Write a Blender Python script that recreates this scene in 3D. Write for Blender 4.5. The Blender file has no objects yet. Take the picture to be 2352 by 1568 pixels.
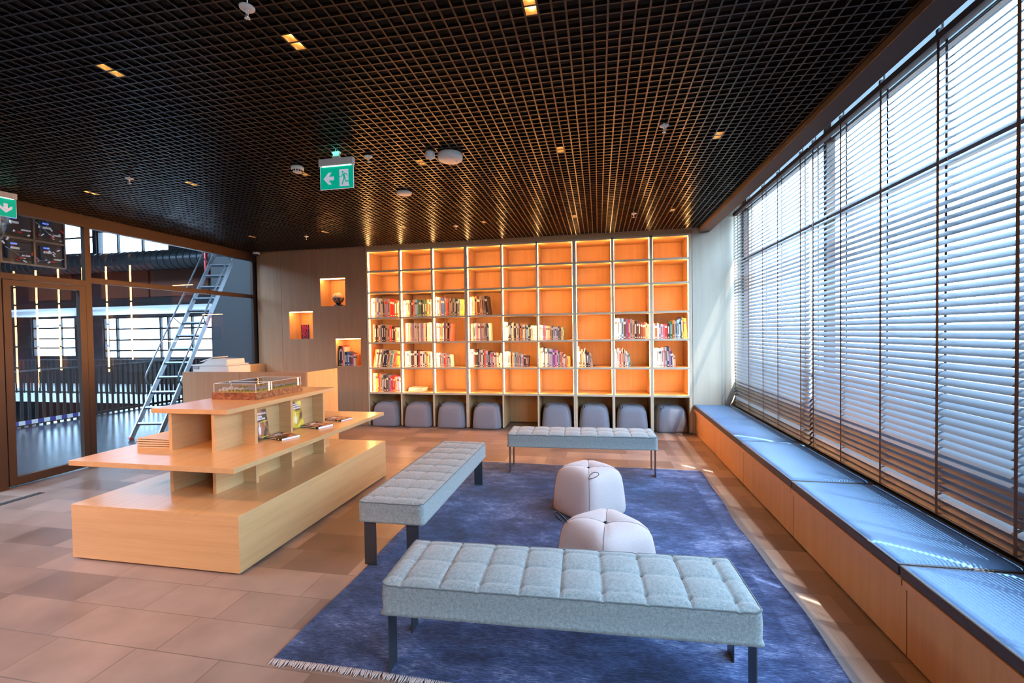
import bpy, math, random
from mathutils import Vector, Matrix
C = bpy.context.scene.collection
SC = bpy.context.scene
# ------------------------------------------------------------------ camera
cam_d = bpy.data.cameras.new('camera'); cam = bpy.data.objects.new('camera', cam_d); C.objects.link(cam)
cam_d.sensor_width = 36.0; cam_d.lens = 36.0 * 1029.31 / 2352; cam_d.clip_start = .02; cam_d.clip_end = 300
_R = ((0.981738541549099, 0.1896466563327364, -0.014952651231835442),
      (0.010822451704292435, 0.02279540283555117, 0.9996815713759424),
      (-0.18992711911719243, 0.9815877522419368, -0.020326683754756616))
cam.matrix_world = Matrix(((_R[0][0], _R[1][0], -_R[2][0], 0), (_R[0][1], _R[1][1], -_R[2][1], 0),
                           (_R[0][2], _R[1][2], -_R[2][2], 1.7), (0, 0, 0, 1)))
SC.camera = cam
# ------------------------------------------------------------------ sky, sun, exposure
SKY = (.46, .72, 1.0); SKY_S = 19.0
SUN_C = (1.0, .95, .86); SUN_E = 38.0
WARM = (1.0, .42, .13); LAMP_W = 38.0; AIM = 4.0
LED_C = (1.0, .46, .15); LED_S = 90.0
w = bpy.data.worlds.new('sky'); SC.world = w; w.use_nodes = True
nt = w.node_tree; nt.nodes.clear()
wo = nt.nodes.new('ShaderNodeOutputWorld'); bg = nt.nodes.new('ShaderNodeBackground')
tc = nt.nodes.new('ShaderNodeTexCoord'); sx = nt.nodes.new('ShaderNodeSeparateXYZ'); rp = nt.nodes.new('ShaderNodeValToRGB')
nt.links.new(tc.outputs['Generated'], sx.inputs[0]); nt.links.new(sx.outputs['Z'], rp.inputs[0]); nt.links.new(rp.outputs[0], bg.inputs[0])
rp.color_ramp.elements[0].position = 0.0; rp.color_ramp.elements[0].color = (.56, .77, 1, 1)
rp.color_ramp.elements[1].position = .6; rp.color_ramp.elements[1].color = (*SKY, 1)
bg.inputs[1].default_value = SKY_S; nt.links.new(bg.outputs[0], wo.inputs[0])
sun_d = bpy.data.lights.new('sun', 'SUN'); sun = bpy.data.objects.new('sun', sun_d); C.objects.link(sun)
sun_d.energy = SUN_E; sun_d.color = SUN_C; sun_d.angle = math.radians(.6)
sun.rotation_euler = Vector((-.37, .27, -.925)).to_track_quat('-Z', 'Y').to_euler(); sun.location = (8, -3, 12)
for (nm, loc, rot, sx_, sy_) in (('window_portal', (2.40, 2.8, 2.0), (0, math.radians(90), 0), 3.2, 9.9),):
    pd = bpy.data.lights.new(nm, 'AREA'); pd.shape = 'RECTANGLE'; pd.size = sx_; pd.size_y = sy_; pd.cycles.is_portal = True
    po = bpy.data.objects.new(nm, pd); C.objects.link(po); po.location = loc; po.rotation_euler = rot
vs = SC.view_settings; vs.view_transform = 'Standard'; vs.look = 'None'; vs.gamma = 1; vs.use_curve_mapping = False; vs.exposure = 0.12
SC.display_settings.display_device = 'sRGB'
cy = SC.cycles; cy.use_denoising = True; cy.max_bounces = 8; cy.diffuse_bounces = 4; cy.glossy_bounces = 4
cy.transmission_bounces = 4; cy.transparent_max_bounces = 16; cy.sample_clamp_indirect = 6; cy.use_light_tree = True
cy.caustics_reflective = False; cy.caustics_refractive = False

# ------------------------------------------------------------------ mesh helpers
class MB:
    def __init__(s): s.v = []; s.f = []; s.m = []; s.sm = []
    def add(s, vs, fs, m=0, smooth=False):
        o = len(s.v); s.v += [tuple(p) for p in vs]
        for f in fs: s.f.append(tuple(i + o for i in f)); s.m.append(m); s.sm.append(smooth)
        return s
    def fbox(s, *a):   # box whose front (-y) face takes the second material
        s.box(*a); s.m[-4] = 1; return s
    def box(s, x0, x1, y0, y1, z0, z1, m=0):
        if x0 > x1: x0, x1 = x1, x0
        if y0 > y1: y0, y1 = y1, y0
        if z0 > z1: z0, z1 = z1, z0
        v = [(x0,y0,z0),(x1,y0,z0),(x1,y1,z0),(x0,y1,z0),(x0,y0,z1),(x1,y0,z1),(x1,y1,z1),(x0,y1,z1)]
        return s.add(v, [(0,3,2,1),(4,5,6,7),(0,1,5,4),(1,2,6,5),(2,3,7,6),(3,0,4,7)], m)
    def obox(s, c, ax, ay, az, m=0):   # oriented box: centre and three half-axes
        c = Vector(c); ax = Vector(ax); ay = Vector(ay); az = Vector(az)
        v = [c + i*ax + j*ay + k*az for k in (-1,1) for (i,j) in ((-1,-1),(1,-1),(1,1),(-1,1))]
        return s.add(v, [(0,3,2,1),(4,5,6,7),(0,1,5,4),(1,2,6,5),(2,3,7,6),(3,0,4,7)], m)
    def bar(s, a, b, wd, ht, up=(0,0,1), m=0):
        a = Vector(a); b = Vector(b); d = (b-a); L = d.length; d.normalize()
        sd = d.cross(Vector(up)).normalized(); u = sd.cross(d)
        return s.obox((a+b)/2, d*L/2, sd*wd/2, u*ht/2, m)
    def tube(s, pts, r, n=10, m=0, closed=False, flat=None):
        pts = [Vector(p) for p in pts]; N = len(pts); rings = []
        prev = None
        for i, p in enumerate(pts):
            if closed: d = pts[(i+1) % N] - pts[i-1]
            else: d = pts[min(i+1,N-1)] - pts[max(i-1,0)]
            d.normalize()
            if prev is None:
                a = Vector((0,0,1)) if abs(d.z) < .9 else Vector((1,0,0))
                u = d.cross(a).normalized()
            else:
                u = (prev - d*prev.dot(d)).normalized()
            prev = u; v = d.cross(u)
            rr = r[i] if isinstance(r, (list, tuple)) else r
            k = flat or 1.0
            rings.append([p + u*math.cos(t)*rr + v*math.sin(t)*rr*k for t in [2*math.pi*j/n for j in range(n)]])
        vs = [q for R in rings for q in R]; fs = []
        for i in range(N if closed else N-1):
            a = i*n; b = ((i+1) % N)*n
            for j in range(n): fs.append((a+j, a+(j+1)%n, b+(j+1)%n, b+j))
        if not closed:
            fs.append(tuple(range(n-1,-1,-1))); fs.append(tuple((N-1)*n+j for j in range(n)))
        return s.add(vs, fs, m, True)
    def lathe(s, prof, c=(0,0,0), n=28, m=0, smooth=True):
        vs = []; fs = []
        for (r, z) in prof:
            for j in range(n):
                t = 2*math.pi*j/n; vs.append((c[0]+r*math.cos(t), c[1]+r*math.sin(t), c[2]+z))
        for i in range(len(prof)-1):
            for j in range(n): fs.append((i*n+j, i*n+(j+1)%n, (i+1)*n+(j+1)%n, (i+1)*n+j))
        fs.append(tuple(range(n-1,-1,-1))); fs.append(tuple((len(prof)-1)*n+j for j in range(n)))
        return s.add(vs, fs, m, smooth)
    def prism(s, poly, f, d, m=0):   # polygon in 2D, f maps (a,b,depth)->xyz
        n = len(poly); vs = [f(a, b, 0) for a, b in poly] + [f(a, b, d) for a, b in poly]
        fs = [tuple(range(n)), tuple(range(2*n-1, n-1, -1))] + [(i, i+n, (i+1)%n+n, (i+1)%n) for i in range(n)]
        return s.add(vs, fs, m)
def obj(name, mb, mats, parent=None, local=False, bevel=0, smooth=False, fix=True):
    me = bpy.data.meshes.new(name)
    off = Vector((0,0,0))
    if parent is not None and not local:
        p = parent
        while p is not None: off += p.location; p = p.parent
    me.from_pydata([tuple(Vector(v)-off) for v in mb.v], [], mb.f)
    if not isinstance(mats, (list, tuple)): mats = [mats]
    for m in mats: me.materials.append(m)
    me.polygons.foreach_set('material_index', mb.m)
    me.polygons.foreach_set('use_smooth', [bool(a) or smooth for a in mb.sm])
    me.update()
    if fix:
        import bmesh
        b = bmesh.new(); b.from_mesh(me); bmesh.ops.recalc_face_normals(b, faces=b.faces); b.to_mesh(me); b.free()
    o = bpy.data.objects.new(name, me); C.objects.link(o)
    if parent is not None: o.parent = parent
    if bevel:
        md = o.modifiers.new('bevel', 'BEVEL'); md.width = bevel; md.segments = 2; md.limit_method = 'ANGLE'; md.harden_normals = False
    return o
def tag(o, label, cat, group=None, kind=None):
    o['label'] = label; o['category'] = cat
    if group: o['group'] = group
    if kind: o['kind'] = kind
    return o
def thing(name, label, cat, loc=(0,0,0), rz=0, group=None):
    o = bpy.data.objects.new(name, None); C.objects.link(o); o.location = loc; o.rotation_euler = (0,0,rz)
    o.empty_display_size = .1
    return tag(o, label, cat, group)
def struct(name, mb, mats, **k):
    o = obj(name, mb, mats, **k); o['kind'] = 'structure'; return o
def dup(o, parent=None):
    c = o.copy(); C.objects.link(c)
    if parent is not None: c.parent = parent
    for ch in list(o.children): dup(ch, c)
    return c
def text_mb(txt, size, f, depth=.0008, align='CENTER', bold=0.0):
    cu = bpy.data.curves.new('t', 'FONT'); cu.body = txt; cu.size = size; cu.align_x = align; cu.align_y = 'CENTER'
    cu.extrude = depth/2; cu.offset = bold; cu.resolution_u = 2
    to = bpy.data.objects.new('t', cu); me = bpy.data.meshes.new_from_object(to)
    mb = MB(); mb.add([f(v.co.x, v.co.y, v.co.z) for v in me.vertices], [tuple(p.vertices) for p in me.polygons])
    bpy.data.objects.remove(to); bpy.data.curves.remove(cu); bpy.data.meshes.remove(me)
    return mb

# ------------------------------------------------------------------ materials
def base(name):
    m = bpy.data.materials.new(name); m.use_nodes = True
    return m, m.node_tree, m.node_tree.nodes['Principled BSDF']
def mat(name, col, rough=.5, metal=0, spec=.5, coat=0, noise=0, nscale=60, bump=0, em=None, es=0):
    m, t, b = base(name)
    b.inputs['Base Color'].default_value = (*col, 1); b.inputs['Roughness'].default_value = rough
    b.inputs['Metallic'].default_value = metal; b.inputs['Specular IOR Level'].default_value = spec
    b.inputs['Coat Weight'].default_value = coat; b.inputs['Coat Roughness'].default_value = .12
    if em: b.inputs['Emission Color'].default_value = (*em, 1); b.inputs['Emission Strength'].default_value = es
    if noise or bump:
        tc = t.nodes.new('ShaderNodeTexCoord'); n = t.nodes.new('ShaderNodeTexNoise'); n.inputs['Scale'].default_value = nscale
        n.inputs['Detail'].default_value = 6
        t.links.new(tc.outputs['Object'], n.inputs['Vector'])
        if noise:
            r = t.nodes.new('ShaderNodeMapRange'); r.inputs[3].default_value = 1-noise; r.inputs[4].default_value = 1+noise
            t.links.new(n.outputs[0], r.inputs[0])
            x = t.nodes.new('ShaderNodeVectorMath'); x.operation = 'SCALE'; x.inputs[0].default_value = col
            t.links.new(r.outputs[0], x.inputs['Scale']); t.links.new(x.outputs[0], b.inputs['Base Color'])
        if bump:
            bp = t.nodes.new('ShaderNodeBump'); bp.inputs['Strength'].default_value = bump; bp.inputs['Distance'].default_value = .002
            t.links.new(n.outputs[0], bp.inputs['Height']); t.links.new(bp.outputs[0], b.inputs['Normal'])
    return m
def wood(name, c1, c2, axis, rough=.42, fine=140, coat=.0):
    """veneer; axis = grain direction 0,1,2"""
    m, t, b = base(name)
    tc = t.nodes.new('ShaderNodeTexCoord'); mp = t.nodes.new('ShaderNodeMapping')
    sc = [fine]*3; sc[axis] = 2.0; mp.inputs['Scale'].default_value = sc
    n = t.nodes.new('ShaderNodeTexNoise'); n.inputs['Scale'].default_value = 1; n.inputs['Detail'].default_value = 5; n.inputs['Roughness'].default_value = .7
    mp2 = t.nodes.new('ShaderNodeMapping'); sc2 = [16]*3; sc2[axis] = .9; mp2.inputs['Scale'].default_value = sc2
    n2 = t.nodes.new('ShaderNodeTexNoise'); n2.inputs['Scale'].default_value = 1; n2.inputs['Detail'].default_value = 3; n2.inputs['Distortion'].default_value = .4
    r = t.nodes.new('ShaderNodeValToRGB'); r.color_ramp.elements[0].color = (*c1, 1); r.color_ramp.elements[1].color = (*c2, 1)
    r.color_ramp.elements[0].position = .3; r.color_ramp.elements[1].position = .7
    a = t.nodes.new('ShaderNodeMath'); a.operation = 'MULTIPLY_ADD'; a.inputs[1].default_value = .55
    a2 = t.nodes.new('ShaderNodeMath'); a2.operation = 'MULTIPLY'; a2.inputs[1].default_value = .45
    t.links.new(tc.outputs['Object'], mp.inputs[0]); t.links.new(tc.outputs['Object'], mp2.inputs[0])
    t.links.new(mp.outputs[0], n.inputs['Vector']); t.links.new(mp2.outputs[0], n2.inputs['Vector'])
    t.links.new(n2.outputs[0], a2.inputs[0]); t.links.new(n.outputs[0], a.inputs[0]); t.links.new(a2.outputs[0], a.inputs[2])
    t.links.new(a.outputs[0], r.inputs[0]); t.links.new(r.outputs[0], b.inputs['Base Color'])
    b.inputs['Roughness'].default_value = rough; b.inputs['Coat Weight'].default_value = coat; b.inputs['Coat Roughness'].default_value = .2
    bp = t.nodes.new('ShaderNodeBump'); bp.inputs['Strength'].default_value = .12; bp.inputs['Distance'].default_value = .001
    t.links.new(n.outputs[0], bp.inputs['Height']); t.links.new(bp.outputs[0], b.inputs['Normal'])
    return m
OAK1, OAK2 = (.52,.305,.13), (.69,.435,.205)
M = {}
M['oak_x'] = wood('oak_veneer_x', OAK1, OAK2, 0, .36, coat=.15)
M['oak_y'] = wood('oak_veneer_y', OAK1, OAK2, 1, .32, coat=.25)
M['oak_z'] = wood('oak_veneer_z', OAK1, OAK2, 2, .42)
M['edge'] = wood('oak_daylit_front', (.66,.53,.37), (.74,.61,.44), 2, .45)  # bookcase oak paled for front faces, daylight painted into the colour
M['daylit_z'] = wood('oak_daylit_panel', (.60,.49,.36), (.71,.60,.46), 2, .45)  # same oak, lightened to carry the daylight on the window-side panel
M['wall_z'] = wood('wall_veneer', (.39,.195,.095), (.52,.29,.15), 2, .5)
M['bench_z'] = wood('bench_veneer', (.46,.215,.075), (.58,.30,.125), 2, .45)
M['steel'] = mat('dark_steel', (.065,.075,.09), .38, .6)
M['frame'] = mat('bronze_frame', (.055,.030,.020), .42, .3)
M['black'] = mat('black', (.012,.012,.013), .6)
M['void'] = mat('ceiling_void', (.006,.006,.006), .9)
M['grid'] = mat('grid_metal', (.015,.012,.012), .28, .3)
M['beam'] = mat('beam_paint', (.045,.030,.025), .5)
M['white'] = mat('white_plastic', (.78,.76,.72), .4)
M['wpaint'] = mat('white_paint', (.75,.76,.78), .6)
M['dpaint'] = mat('dark_wall_paint', (.013,.016,.022), .55)
M['brpaint'] = mat('red_brown_panel', (.16,.05,.03), .5)
M['alu'] = mat('aluminium', (.20,.215,.24), .42, .8)
M['chrome'] = mat('chrome', (.8,.8,.82), .15, 1)
M['gold'] = mat('gold_reflector', (.85,.62,.30), .25, .9)
M['led'] = mat('led_strip', (1,1,1), .5, em=LED_C, es=LED_S)
M['bulb'] = mat('lamp_bulb', (1,1,1), .5, em=(1,.72,.40), es=30)
M['signled'] = mat('sign_light', (1,1,1), .5, em=(.55,1,.92), es=9)
M['green'] = mat('sign_green', (.0,.36,.20), .35, em=(.0,.45,.30), es=.55)
M['signwhite'] = mat('sign_white', (.8,.78,.86), .4, em=(.8,.78,.95), es=.35)
M['slat'] = mat('blind_slat', (.064,.100,.152), .32, .0, .5, coat=.1)
M['tape'] = mat('blind_tape', (.045,.03,.03), .8)
M['leather'] = mat('bench_leather', (.060,.150,.32), .45, 0, .4, noise=.06, nscale=500, bump=.15)
M['leatherside'] = mat('cushion_side', (.035,.028,.03), .5)
M['pagew'] = mat('book_pages', (.80,.76,.68), .8)
M['rubber'] = mat('rubber_red', (.35,.03,.03), .6)
M['red'] = mat('red_paint', (.6,.02,.03), .3)
M['redtext'] = mat('red_print', (.55,.06,.04), .6)
M['textw'] = mat('white_print', (.85,.85,.85), .6)
M['textk'] = mat('black_print', (.02,.02,.02), .6)
M['texty'] = mat('yellow_print', (.80,.78,.05), .6)
M['ground'] = mat('pavement', (.13,.13,.13), .9, noise=.1, nscale=3)
M['hedge'] = mat('hedge_leaves', (.10,.17,.05), .9, noise=.5, nscale=14)
M['facade'] = mat('far_facade', (.50,.30,.24), .9)
def fabric(name, c1, c2, scale=420, rough=.9, bump=.35):
    m, t, b = base(name)
    tc = t.nodes.new('ShaderNodeTexCoord'); n = t.nodes.new('ShaderNodeTexNoise'); n.inputs['Scale'].default_value = scale; n.inputs['Detail'].default_value = 3
    n2 = t.nodes.new('ShaderNodeTexNoise'); n2.inputs['Scale'].default_value = scale*.16; n2.inputs['Detail'].default_value = 8; n2.inputs['Roughness'].default_value = .8
    mx = t.nodes.new('ShaderNodeMath'); mx.operation = 'MULTIPLY_ADD'; mx.inputs[1].default_value = .5
    m2 = t.nodes.new('ShaderNodeMath'); m2.operation = 'MULTIPLY'; m2.inputs[1].default_value = .5
    r = t.nodes.new('ShaderNodeValToRGB'); r.color_ramp.elements[0].position = .36; r.color_ramp.elements[1].position = .62
    r.color_ramp.elements[0].color = (*c1, 1); r.color_ramp.elements[1].color = (*c2, 1)
    t.links.new(tc.outputs['Object'], n.inputs['Vector']); t.links.new(tc.outputs['Object'], n2.inputs['Vector'])
    t.links.new(n2.outputs[0], m2.inputs[0]); t.links.new(n.outputs[0], mx.inputs[0]); t.links.new(m2.outputs[0], mx.inputs[2])
    t.links.new(mx.outputs[0], r.inputs[0]); t.links.new(r.outputs[0], b.inputs['Base Color'])
    b.inputs['Roughness'].default_value = rough; b.inputs['Sheen Weight'].default_value = .25; b.inputs['Specular IOR Level'].default_value = .2
    bp = t.nodes.new('ShaderNodeBump'); bp.inputs['Strength'].default_value = bump; bp.inputs['Distance'].default_value = .0012
    t.links.new(n.outputs[0], bp.inputs['Height']); t.links.new(bp.outputs[0], b.inputs['Normal'])
    return m
M['tweed'] = fabric('grey_tweed', (.10,.128,.132), (.345,.372,.368))
M['tweedpipe'] = fabric('tweed_piping', (.07,.085,.09), (.16,.18,.18))
M['felt'] = fabric('pink_grey_felt', (.42,.335,.32), (.54,.44,.42), 500, bump=.2)
M['feltg'] = fabric('slate_felt', (.22,.215,.25), (.29,.285,.325), 500, bump=.2)
M['seam'] = mat('seam_thread', (.22,.16,.15), .8)
M['strap'] = mat('leather_strap', (.02,.02,.025), .4)
def rug_mat():
    m, t, b = base('rug_wool')
    tc = t.nodes.new('ShaderNodeTexCoord')
    def ns(sx_, sy_, det, sc=1.0, rough=.6):
        mp = t.nodes.new('ShaderNodeMapping'); mp.inputs['Scale'].default_value = (sx_, sy_, 1)
        n = t.nodes.new('ShaderNodeTexNoise'); n.inputs['Scale'].default_value = sc; n.inputs['Detail'].default_value = det; n.inputs['Roughness'].default_value = rough
        t.links.new(tc.outputs['Object'], mp.inputs[0]); t.links.new(mp.outputs[0], n.inputs['Vector']); return n
    a = ns(1.1, 1.6, 6, 1.2); f = ns(22, 130, 5, 1, .75); g = ns(5, 12, 6, 1, .7)
    s1 = t.nodes.new('ShaderNodeMath'); s1.operation = 'MULTIPLY_ADD'; s1.inputs[1].default_value = .38
    s0 = t.nodes.new('ShaderNodeMath'); s0.operation = 'MULTIPLY'; s0.inputs[1].default_value = .36
    s2 = t.nodes.new('ShaderNodeMath'); s2.operation = 'MULTIPLY_ADD'; s2.inputs[1].default_value = .26
    t.links.new(f.outputs[0], s0.inputs[0]); t.links.new(a.outputs[0], s1.inputs[0]); t.links.new(s0.outputs[0], s1.inputs[2])
    t.links.new(g.outputs[0], s2.inputs[0]); t.links.new(s1.outputs[0], s2.inputs[2])
    r = t.nodes.new('ShaderNodeValToRGB'); e = r.color_ramp.elements
    e[0].position = .40; e[0].color = (.006,.010,.030,1); e[1].position = .63; e[1].color = (.27,.32,.50,1)
    x = e.new(.47); x.color = (.014,.028,.085,1); x = e.new(.54); x.color = (.048,.080,.19,1)
    t.links.new(s2.outputs[0], r.inputs[0]); t.links.new(r.outputs[0], b.inputs['Base Color'])
    b.inputs['Roughness'].default_value = .95; b.inputs['Specular IOR Level'].default_value = .1; b.inputs['Sheen Weight'].default_value = .15
    bp = t.nodes.new('ShaderNodeBump'); bp.inputs['Strength'].default_value = .5; bp.inputs['Distance'].default_value = .004
    t.links.new(f.outputs[0], bp.inputs['Height']); t.links.new(bp.outputs[0], b.inputs['Normal'])
    return m
M['rug'] = rug_mat()
def floor_mat():
    m, t, b = base('stone_tiles')
    tc = t.nodes.new('ShaderNodeTexCoord'); mp = t.nodes.new('ShaderNodeMapping'); mp.inputs['Location'].default_value = (.17, .045, 0)
    br = t.nodes.new('ShaderNodeTexBrick'); br.inputs['Scale'].default_value = 1
    br.inputs['Brick Width'].default_value = .74; br.inputs['Row Height'].default_value = .29; br.inputs['Mortar Size'].default_value = .0035
    br.inputs['Mortar Smooth'].default_value = .2; br.offset = .38; br.offset_frequency = 3; br.squash = .72; br.squash_frequency = 2
    br.inputs['Color1'].default_value = (.13,.088,.068,1); br.inputs['Color2'].default_value = (.30,.22,.18,1); br.inputs['Mortar'].default_value = (.16,.12,.10,1)
    n = t.nodes.new('ShaderNodeTexNoise'); n.inputs['Scale'].default_value = 3.2; n.inputs['Detail'].default_value = 8
    n3 = t.nodes.new('ShaderNodeTexNoise'); n3.inputs['Scale'].default_value = 120; n3.inputs['Detail'].default_value = 3
    r = t.nodes.new('ShaderNodeMapRange'); r.inputs[1].default_value = .3; r.inputs[2].default_value = .7; r.inputs[3].default_value = .80; r.inputs[4].default_value = 1.18
    x = t.nodes.new('ShaderNodeVectorMath'); x.operation = 'SCALE'
    t.links.new(tc.outputs['Object'], mp.inputs[0]); t.links.new(mp.outputs[0], br.inputs['Vector'])
    t.links.new(tc.outputs['Object'], n.inputs['Vector']); t.links.new(tc.outputs['Object'], n3.inputs['Vector']); t.links.new(n.outputs[0], r.inputs[0])
    t.links.new(br.outputs['Color'], x.inputs[0]); t.links.new(r.outputs[0], x.inputs['Scale']); t.links.new(x.outputs[0], b.inputs['Base Color'])
    r2 = t.nodes.new('ShaderNodeMapRange'); r2.inputs[3].default_value = .26; r2.inputs[4].default_value = .46; t.links.new(n.outputs[0], r2.inputs[0]); t.links.new(r2.outputs[0], b.inputs['Roughness'])
    bp = t.nodes.new('ShaderNodeBump'); bp.inputs['Strength'].default_value = .35; bp.inputs['Distance'].default_value = .003; bp.invert = True
    ad = t.nodes.new('ShaderNodeMath'); ad.operation = 'MULTIPLY_ADD'; ad.inputs[1].default_value = .12
    t.links.new(n3.outputs[0], ad.inputs[0]); t.links.new(br.outputs['Fac'], ad.inputs[2]); t.links.new(ad.outputs[0], bp.inputs['Height']); t.links.new(bp.outputs[0], b.inputs['Normal'])
    return m
M['floor'] = floor_mat()
M['afloor'] = mat('polished_floor', (.035,.045,.055), .22, noise=.12, nscale=4)
def burl():
    m, t, b = base('burl_wood')
    tc = t.nodes.new('ShaderNodeTexCoord'); n = t.nodes.new('ShaderNodeTexNoise'); n.inputs['Scale'].default_value = 9; n.inputs['Distortion'].default_value = 4; n.inputs['Detail'].default_value = 6
    r = t.nodes.new('ShaderNodeValToRGB'); e = r.color_ramp.elements; e[0].position = .35; e[0].color = (.10,.03,.015,1); e[1].position = .68; e[1].color = (.42,.17,.08,1)
    t.links.new(tc.outputs['Object'], n.inputs['Vector']); t.links.new(n.outputs[0], r.inputs[0]); t.links.new(r.outputs[0], b.inputs['Base Color'])
    b.inputs['Roughness'].default_value = .3; return m
M['burl'] = burl()
def glass(name, tint, refl=1.0):
    m = bpy.data.materials.new(name); m.use_nodes = True; t = m.node_tree; t.nodes.clear()
    o = t.nodes.new('ShaderNodeOutputMaterial'); tr = t.nodes.new('ShaderNodeBsdfTransparent'); gl = t.nodes.new('ShaderNodeBsdfGlossy')
    tr.inputs[0].default_value = (*tint, 1); gl.inputs['Roughness'].default_value = .0; gl.inputs[0].default_value = (1,1,1,1)
    fr = t.nodes.new('ShaderNodeFresnel'); fr.inputs[0].default_value = 1.5; mu = t.nodes.new('ShaderNodeMath'); mu.operation = 'MULTIPLY'; mu.inputs[1].default_value = refl
    mx = t.nodes.new('ShaderNodeMixShader'); ge = t.nodes.new('ShaderNodeNewGeometry'); ib = t.nodes.new('ShaderNodeMath'); ib.operation = 'SUBTRACT'; ib.inputs[0].default_value = 1
    m3 = t.nodes.new('ShaderNodeMath'); m3.operation = 'MULTIPLY'; t.links.new(ge.outputs['Backfacing'], ib.inputs[1])
    t.links.new(fr.outputs[0], mu.inputs[0]); t.links.new(mu.outputs[0], m3.inputs[0]); t.links.new(ib.outputs[0], m3.inputs[1]); t.links.new(m3.outputs[0], mx.inputs[0])
    t.links.new(tr.outputs[0], mx.inputs[1]); t.links.new(gl.outputs[0], mx.inputs[2]); t.links.new(mx.outputs[0], o.inputs[0])
    return m
M['glass'] = glass('clear_glass', (.92,.95,.97), 1.15)
def opal():
    m = bpy.data.materials.new('opal_glass'); m.use_nodes = True; t = m.node_tree; t.nodes.clear(); o = t.nodes.new('ShaderNodeOutputMaterial')
    a = t.nodes.new('ShaderNodeBsdfTranslucent'); a.inputs[0].default_value = (.50,.56,.58,1); b = t.nodes.new('ShaderNodeBsdfDiffuse'); b.inputs[0].default_value = (.7,.73,.75,1)
    x = t.nodes.new('ShaderNodeMixShader'); x.inputs[0].default_value = .5; t.links.new(a.outputs[0], x.inputs[1]); t.links.new(b.outputs[0], x.inputs[2]); t.links.new(x.outputs[0], o.inputs[0]); return m
M['opal'] = opal()
M['acrylic'] = glass('acrylic', (.97,.98,.98), 1.2)
M['acredge'] = mat('acrylic_edge', (.85,.85,.85), .2, coat=.5)

# ------------------------------------------------------------------ room dimensions
D = 7.721; XG = -6.61; ZC = 3.31; YB = -2.6; XWIN = 2.30
# floor
struct('floor', MB().box(XG-.02, 2.45, YB, 8.36, -.12, 0), M['floor'])
# outer ceiling slab above the open grid, black void
struct('ceiling', MB().box(XG-.3, 2.6, YB-.1, 8.5, 3.96, 4.10), M['void'])
mbv = MB().box(XG-.10, XG+.02, YB, 8.4, 3.36, 3.96).box(1.62, 1.74, YB, 8.4, 3.36, 3.96).box(XG, 1.7, D+.02, D+.1, 3.36, 3.96)
struct('ceiling_void_lining', mbv, M['void'])
# open cell grid
P = .069; GX0 = -6.56; gx1 = 1.585; gy0 = YB; gy1 = 7.60
mb = MB(); nx = int((gx1-GX0)/P); ny = int((gy1-gy0)/P)
for i in range(nx+1): x = GX0+i*P; mb.box(x-.005, x+.005, gy0, gy1, ZC, ZC+.020)
for j in range(ny+1): y = gy0+j*P; mb.box(GX0, gx1, y-.0045, y+.0045, ZC+.0006, ZC+.0194)
struct('ceiling_grid', mb, M['grid'], fix=False)
def cell(x, y):
    i = round((x-P/2-GX0)/P); j = round((y-gy0)/P); return GX0+(i+.5)*P, gy0+j*P
# beam over the window side, bronze
struct('trim_1', MB().box(1.60, 1.762, YB, D, 3.263, 3.46), M['beam'], bevel=.003)
# window recess above the beam
struct('trim_2', MB().box(1.74, 2.45, YB, 7.9, 3.93, 3.97), M['wpaint'])
# ---- shelf-side wall: right panel, left niche wall, behind-bookcase
mb = MB().box(1.505, 2.42, D, D+.10, 0, 3.95)
struct('wall_right_return', mb, M['daylit_z'])
def holed(x0, x1, z0, z1, holes, y0, y1):
    xs = sorted(set([x0, x1] + [h[0] for h in holes] + [h[1] for h in holes])); zs = sorted(set([z0, z1] + [h[2] for h in holes] + [h[3] for h in holes]))
    mb = MB()
    for a, b in zip(xs, xs[1:]):
        for c, d in zip(zs, zs[1:]):
            cx, cz = (a+b)/2, (c+d)/2
            if any(h[0] < cx < h[1] and h[2] < cz < h[3] for h in holes): continue
            mb.box(a, b, y0, y1, c, d)
    return mb
NICHES = [(-5.205, -4.685, 2.252, 2.775), (-5.886, -5.380, 1.634, 2.160), (-4.905, -4.388, 1.108, 1.630)]
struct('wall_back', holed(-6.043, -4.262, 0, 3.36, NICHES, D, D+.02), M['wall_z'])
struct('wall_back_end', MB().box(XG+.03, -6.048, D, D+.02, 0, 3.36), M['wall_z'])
struct('wall_back_core', MB().box(XG-.1, 2.5, 8.36, 8.5, 0, 4.0).box(XG-.1, XG-.02, D+.02, 8.4, 0, 4.0), M['dpaint'])
for i, (x0, x1, z0, z1) in enumerate(NICHES):
    t = .018; y0 = D+.02; y1 = D+.36
    mb = MB().box(x0-t, x0, y0, y1, z0-t, z1+t).box(x1, x1+t, y0, y1, z0-t, z1+t).box(x0, x1, y0, y1, z0-t, z0).box(x0, x1, y0, y1, z1, z1+t).box(x0-t, x1+t, y1, y1+t, z0-t, z1+t)
    n = struct('wall_niche_%d' % (i+1), mb, M['oak_z'])
    l = obj('led_strip', MB().box(x0+.004, x1-.004, D+.022, D+.046, z1-.013, z1-.002), M['led'], n)
# wall behind the camera
struct('wall_front', MB().box(XG-.1, 2.5, YB-.12, YB, 0, 4.0), M['wall_z'])

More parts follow.
